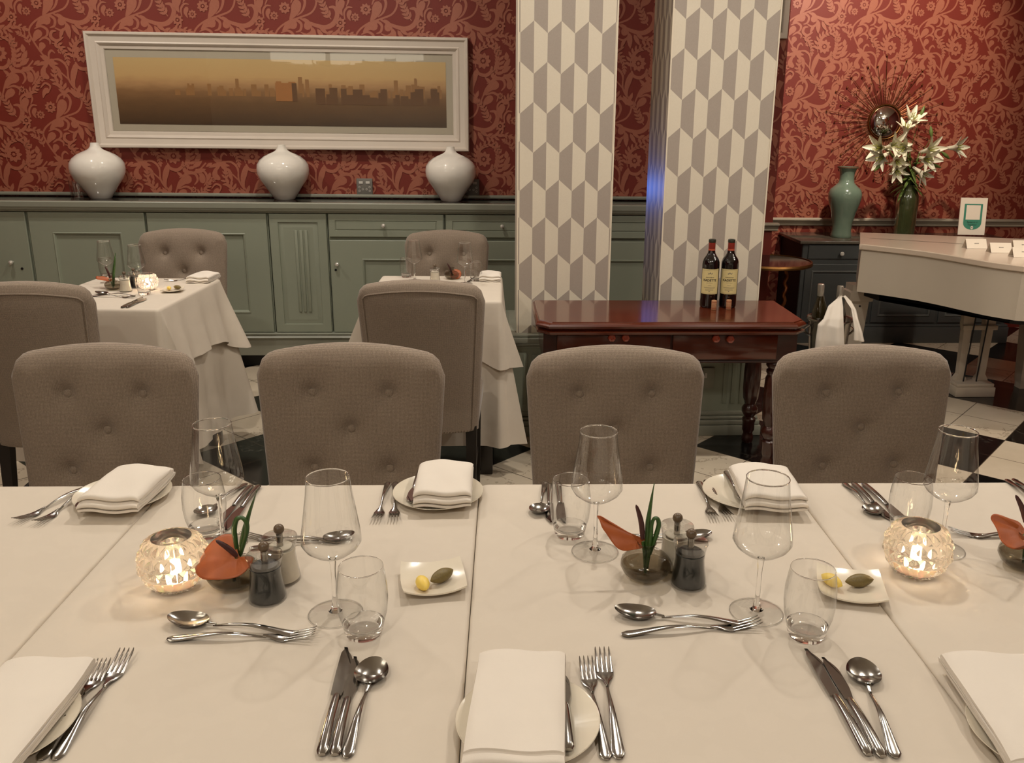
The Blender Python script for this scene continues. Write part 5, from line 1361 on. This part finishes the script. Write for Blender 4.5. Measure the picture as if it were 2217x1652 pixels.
for px, py, l in ((383, 1272, 'lit cut-glass candle globe beside the drooping orange flower'), (1979, 1242, 'lit cut-glass candle globe toward the piano end')):
    p = onz(px, py, .75); place('candle', candle, (p.x, p.y, .7505), .1, l, 'lit candle globes'); CAND.append(Vector((p.x, p.y, .7505+.041)))

# ------------------------------------------------------------------ the two small tables
Z2 = .7506
for px, py, l in ((235, 612, 'wine glass behind the bud vase on the candlelit small table'), (301, 623, 'wine glass nearest the lit candle on the candlelit small table'), (898, 607, 'wine glass farther back on the unlit small table'), (1007, 614, 'wine glass beside the napkin and orange flower on the unlit small table')):
    p = onz(px, py, .75); place('wine', wine, (p.x, p.y, Z2), 0, l, GW, (.82, .82, .82))
for px, py, l in ((232, 601, 'tumbler behind the wine glass on the candlelit small table'), (313, 638, 'tumbler in front of the lit candle on the candlelit small table'), (880, 600, 'tumbler farther back on the unlit small table'), (1030, 608, 'tumbler beside the napkin on the unlit small table')):
    p = onz(px, py, .75); place('tumbler', tumbler, (p.x, p.y, Z2), 0, l, GT, (.82, .82, .82))
p = onz(246, 627, .75); v = Vector((p.x, p.y, Z2)); place('bud', vase_small, v, 0, 'smoked bud vase on the candlelit small table', 'smoked bud vases', (.82, .82, .82))
px_blades(v, [(246, 620, 5), (247, 595, 6), (249, 570, 5), (250, 547, .4)], None, 'green blade in the bud vase on the candlelit small table')
spathe_flower(v, [(207, 600), (214, 597), (226, 599), (240, 602), (243, 605), (238, 609), (226, 607), (212, 605)], (236, 604), (0, -.25, 1), ((238, 602), (227, 577)), 'flat orange anthurium behind the tumbler on the candlelit small table', .05, .03)
p = onz(978, 604, .75); v = Vector((p.x, p.y, Z2)); place('bud', vase_small, v, 0, 'smoked bud vase on the unlit small table', 'smoked bud vases', (.82, .82, .82))
spathe_flower(v, [(975, 598), (978, 587), (985, 583), (994, 584), (999, 591), (996, 601), (988, 604), (980, 603)], (982, 594), (.1, -.85, .5), ((979, 595), (968, 570)), 'orange anthurium nodding beside the wine glass on the unlit small table', .2)
for kd, mk, px, py, l in (('ms', MS, 273, 631, 'white-filled salt mill on the candlelit small table'), ('mp', MP, 293, 622, 'black-filled pepper mill behind the tumbler on the candlelit small table'), ('ms', MS, 942, 612, 'salt mill peeping over the chair back on the unlit small table')):
    p = onz(px, py, .75); place(kd, mk, (p.x, p.y, Z2), 0, l, 'salt and pepper mills', (.86, .86, .86))
p = onz(322, 628, .75); place('candle', candle, (p.x, p.y, Z2), .3, 'lit cut-glass candle globe on the far small table', 'lit candle globes', (.78, .78, .78)); CAND.append(Vector((p.x, p.y, Z2+.036)))
dish_set(374, 628, (366, 625), (384, 623), .1, .6, 1.2, 'on the candlelit small table', Z2, .8)
nap_at('napf', nf, (428, 608), (452, 592), 'folded white napkin on the candlelit small table', z=.765, zo=Z2, s=(.9, .9, .95)).rotation_euler.z -= .1
nap_at('napf', nf, (1060, 606), (1063, 590), 'folded white napkin on the unlit small table', z=.765, zo=Z2, s=(.9, .85, .95))
GS = 'cutlery on the small tables'
cut('fork', (425, 603), (381, 606), 'fork beside the napkin on the candlelit small table', GS, z=Z2)
cut('dess', (292, 640), (207, 634), 'dessert spoon on the candlelit small table', GS, z=Z2)
cut('fork', (203, 640), (290, 643), 'dessert fork on the candlelit small table', GS, z=Z2)
cut('dk', (264, 665), (310, 643), 'longer knife at the near edge of the candlelit small table', GS, z=Z2)
cut('sk', (274, 665), (318, 645), 'shorter knife at the near edge of the candlelit small table', GS, z=Z2)
cut('fork', (1020, 606), (1040, 598), 'fork beside the napkin on the unlit small table', GS, z=Z2)

# ------------------------------------------------------------------ lamps of the room
def lamp(kind, name, loc, energy, color=(1, .925, .83), **kw):
    l = bpy.data.lights.new(name, kind); l.energy = energy; l.color = color
    for k_, v_ in kw.items(): setattr(l, k_, v_)
    o = bpy.data.objects.new(name, l); COL.objects.link(o); o.location = loc; return o
WARM = (1, .925, .83)
def chandelier(x, y, z, label, n=5, r=.34, pw=.4):
    o = empty('chandelier', (x, y, z), 0, label, 'chandelier', 'drum shade chandeliers')
    mb = MB(); mb.tube([(0, 0, -.02), (0, 0, ZC-z)], .008, 8); mb.lathe([(0, ZC-z-.03), (.05, ZC-z-.025), (.055, ZC-z-.002), (0, ZC-z-.002)], 20); mb.build('rod', 'steel', o)
    for k_ in range(n):
        a = 2*PI*k_/n+.3; X, Y = r*math.cos(a), r*math.sin(a)
        mb = MB(); mb.tube([(0, 0, -.02), (X*.5, Y*.5, -.035), (X, Y, -.02), (X, Y, .02)], .006, 8); mb.build('arm', 'steel', o)
        mb = MB(); mb.lathe([(.125, .0), (.125, .17), (.123, .17), (.123, 0)], 32, c=(X, Y, .0), close=True); mb.build('shade', 'shade', o)
    for k_ in range(n):
        a = 2*PI*k_/n+.3; lamp('POINT', 'chandelier_bulb', (x+r*math.cos(a), y+r*math.sin(a), z+.05), pw, WARM, shadow_soft_size=.035)
    return o
q = ony(690, 135, 2*5.338-1.2); ZCH = q.z
chandelier(q.x, 1.2, ZCH, 'drum shade chandelier above the long table, mirrored in the picture glass')
q2 = ony(840, 130, 2*5.338+1.0); chandelier(q2.x, -1.0, q2.z, 'smaller-looking drum shade chandelier mirrored at the picture\'s far end', pw=3)
def downlight(x, y, e, col=WARM, sz=.09, spot=None):
    o = empty('downlight', (x, y, ZC-.001), 0, None, 'ceiling light', 'recessed ceiling lights')
    mb = MB(); mb.lathe([(.045, 0), (.06, -.001), (.062, -.006), (.045, -.004)], 24, close=True); mb.build('trim_ring', 'fixture', o)
    mb = MB(); mb.lathe([(0, -.0015), (.044, -.0015)], 24); mb.build('lens', 'bulb', o)
    if spot: 
        L = lamp('SPOT', 'downlight_spot', (x, y, ZC-.02), e, col, spot_size=spot[0], spot_blend=spot[1], shadow_soft_size=.04)
        if len(spot) > 2: L.rotation_euler = (Vector(spot[2])-L.location).to_track_quat('-Z', 'Y').to_euler()
    else: lamp('AREA', 'downlight_light', (x, y, ZC-.02), e, col, shape='DISK', size=sz)
    return o
for (x, y, e, l) in ((-2.4, 4.3, 11, 'recessed ceiling light over the sideboard end with stray glasses'), (-.9, 4.1, 12, 'recessed ceiling light between the two small tables'), (.35, 2.6, 15, 'recessed ceiling light before the first column'),
                     (-1.5, 2.5, 9, 'recessed ceiling light over the first tufted chair'), (1.5, 2.6, 11, 'recessed ceiling light over the last tufted chair'), (-.6, -.6, 12, 'recessed ceiling light behind the long table'), (1.5, -.4, 12, 'recessed ceiling light behind the piano end of the table')):
    downlight(x, y, e)['label'] = l
downlight(2.25, 4.6, 150, (1, .88, .74), spot=(1.3, .55, (2.35, 6.1, 2.05)))['label'] = 'recessed ceiling spotlight aimed at the sunburst mirror wall'
downlight(2.9, 3.6, 60, (1, .87, .72), spot=(1.2, .8, (2.6, 4.4, .4)))['label'] = 'recessed ceiling spotlight over the piano'
chandelier(2.9, 2.7, 2.3, 'added unseen drum shade chandelier brightening the floor before the white piano', pw=4.5)  # unseen chandelier, added to brighten the piano side and the convex mirror
for i, c in enumerate(CAND): lamp('POINT', 'candle_light', c, 1.0 if i < 2 else .6, (1, .80, .66), shadow_soft_size=.004)
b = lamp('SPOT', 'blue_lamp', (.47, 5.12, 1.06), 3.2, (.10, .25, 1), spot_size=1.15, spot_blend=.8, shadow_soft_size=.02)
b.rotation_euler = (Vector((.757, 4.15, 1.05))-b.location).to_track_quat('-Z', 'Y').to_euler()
w = bpy.data.worlds.new('world'); sc.world = w; w.use_nodes = True
w.node_tree.nodes['Background'].inputs[0].default_value = (1, .85, .7, 1); w.node_tree.nodes['Background'].inputs[1].default_value = .02
sc.view_settings.exposure = 0.6
cy = sc.cycles
cy.max_bounces = 9; cy.diffuse_bounces = 4; cy.glossy_bounces = 4; cy.transmission_bounces = 8; cy.transparent_max_bounces = 14
cy.caustics_reflective = False; cy.adaptive_threshold = .02
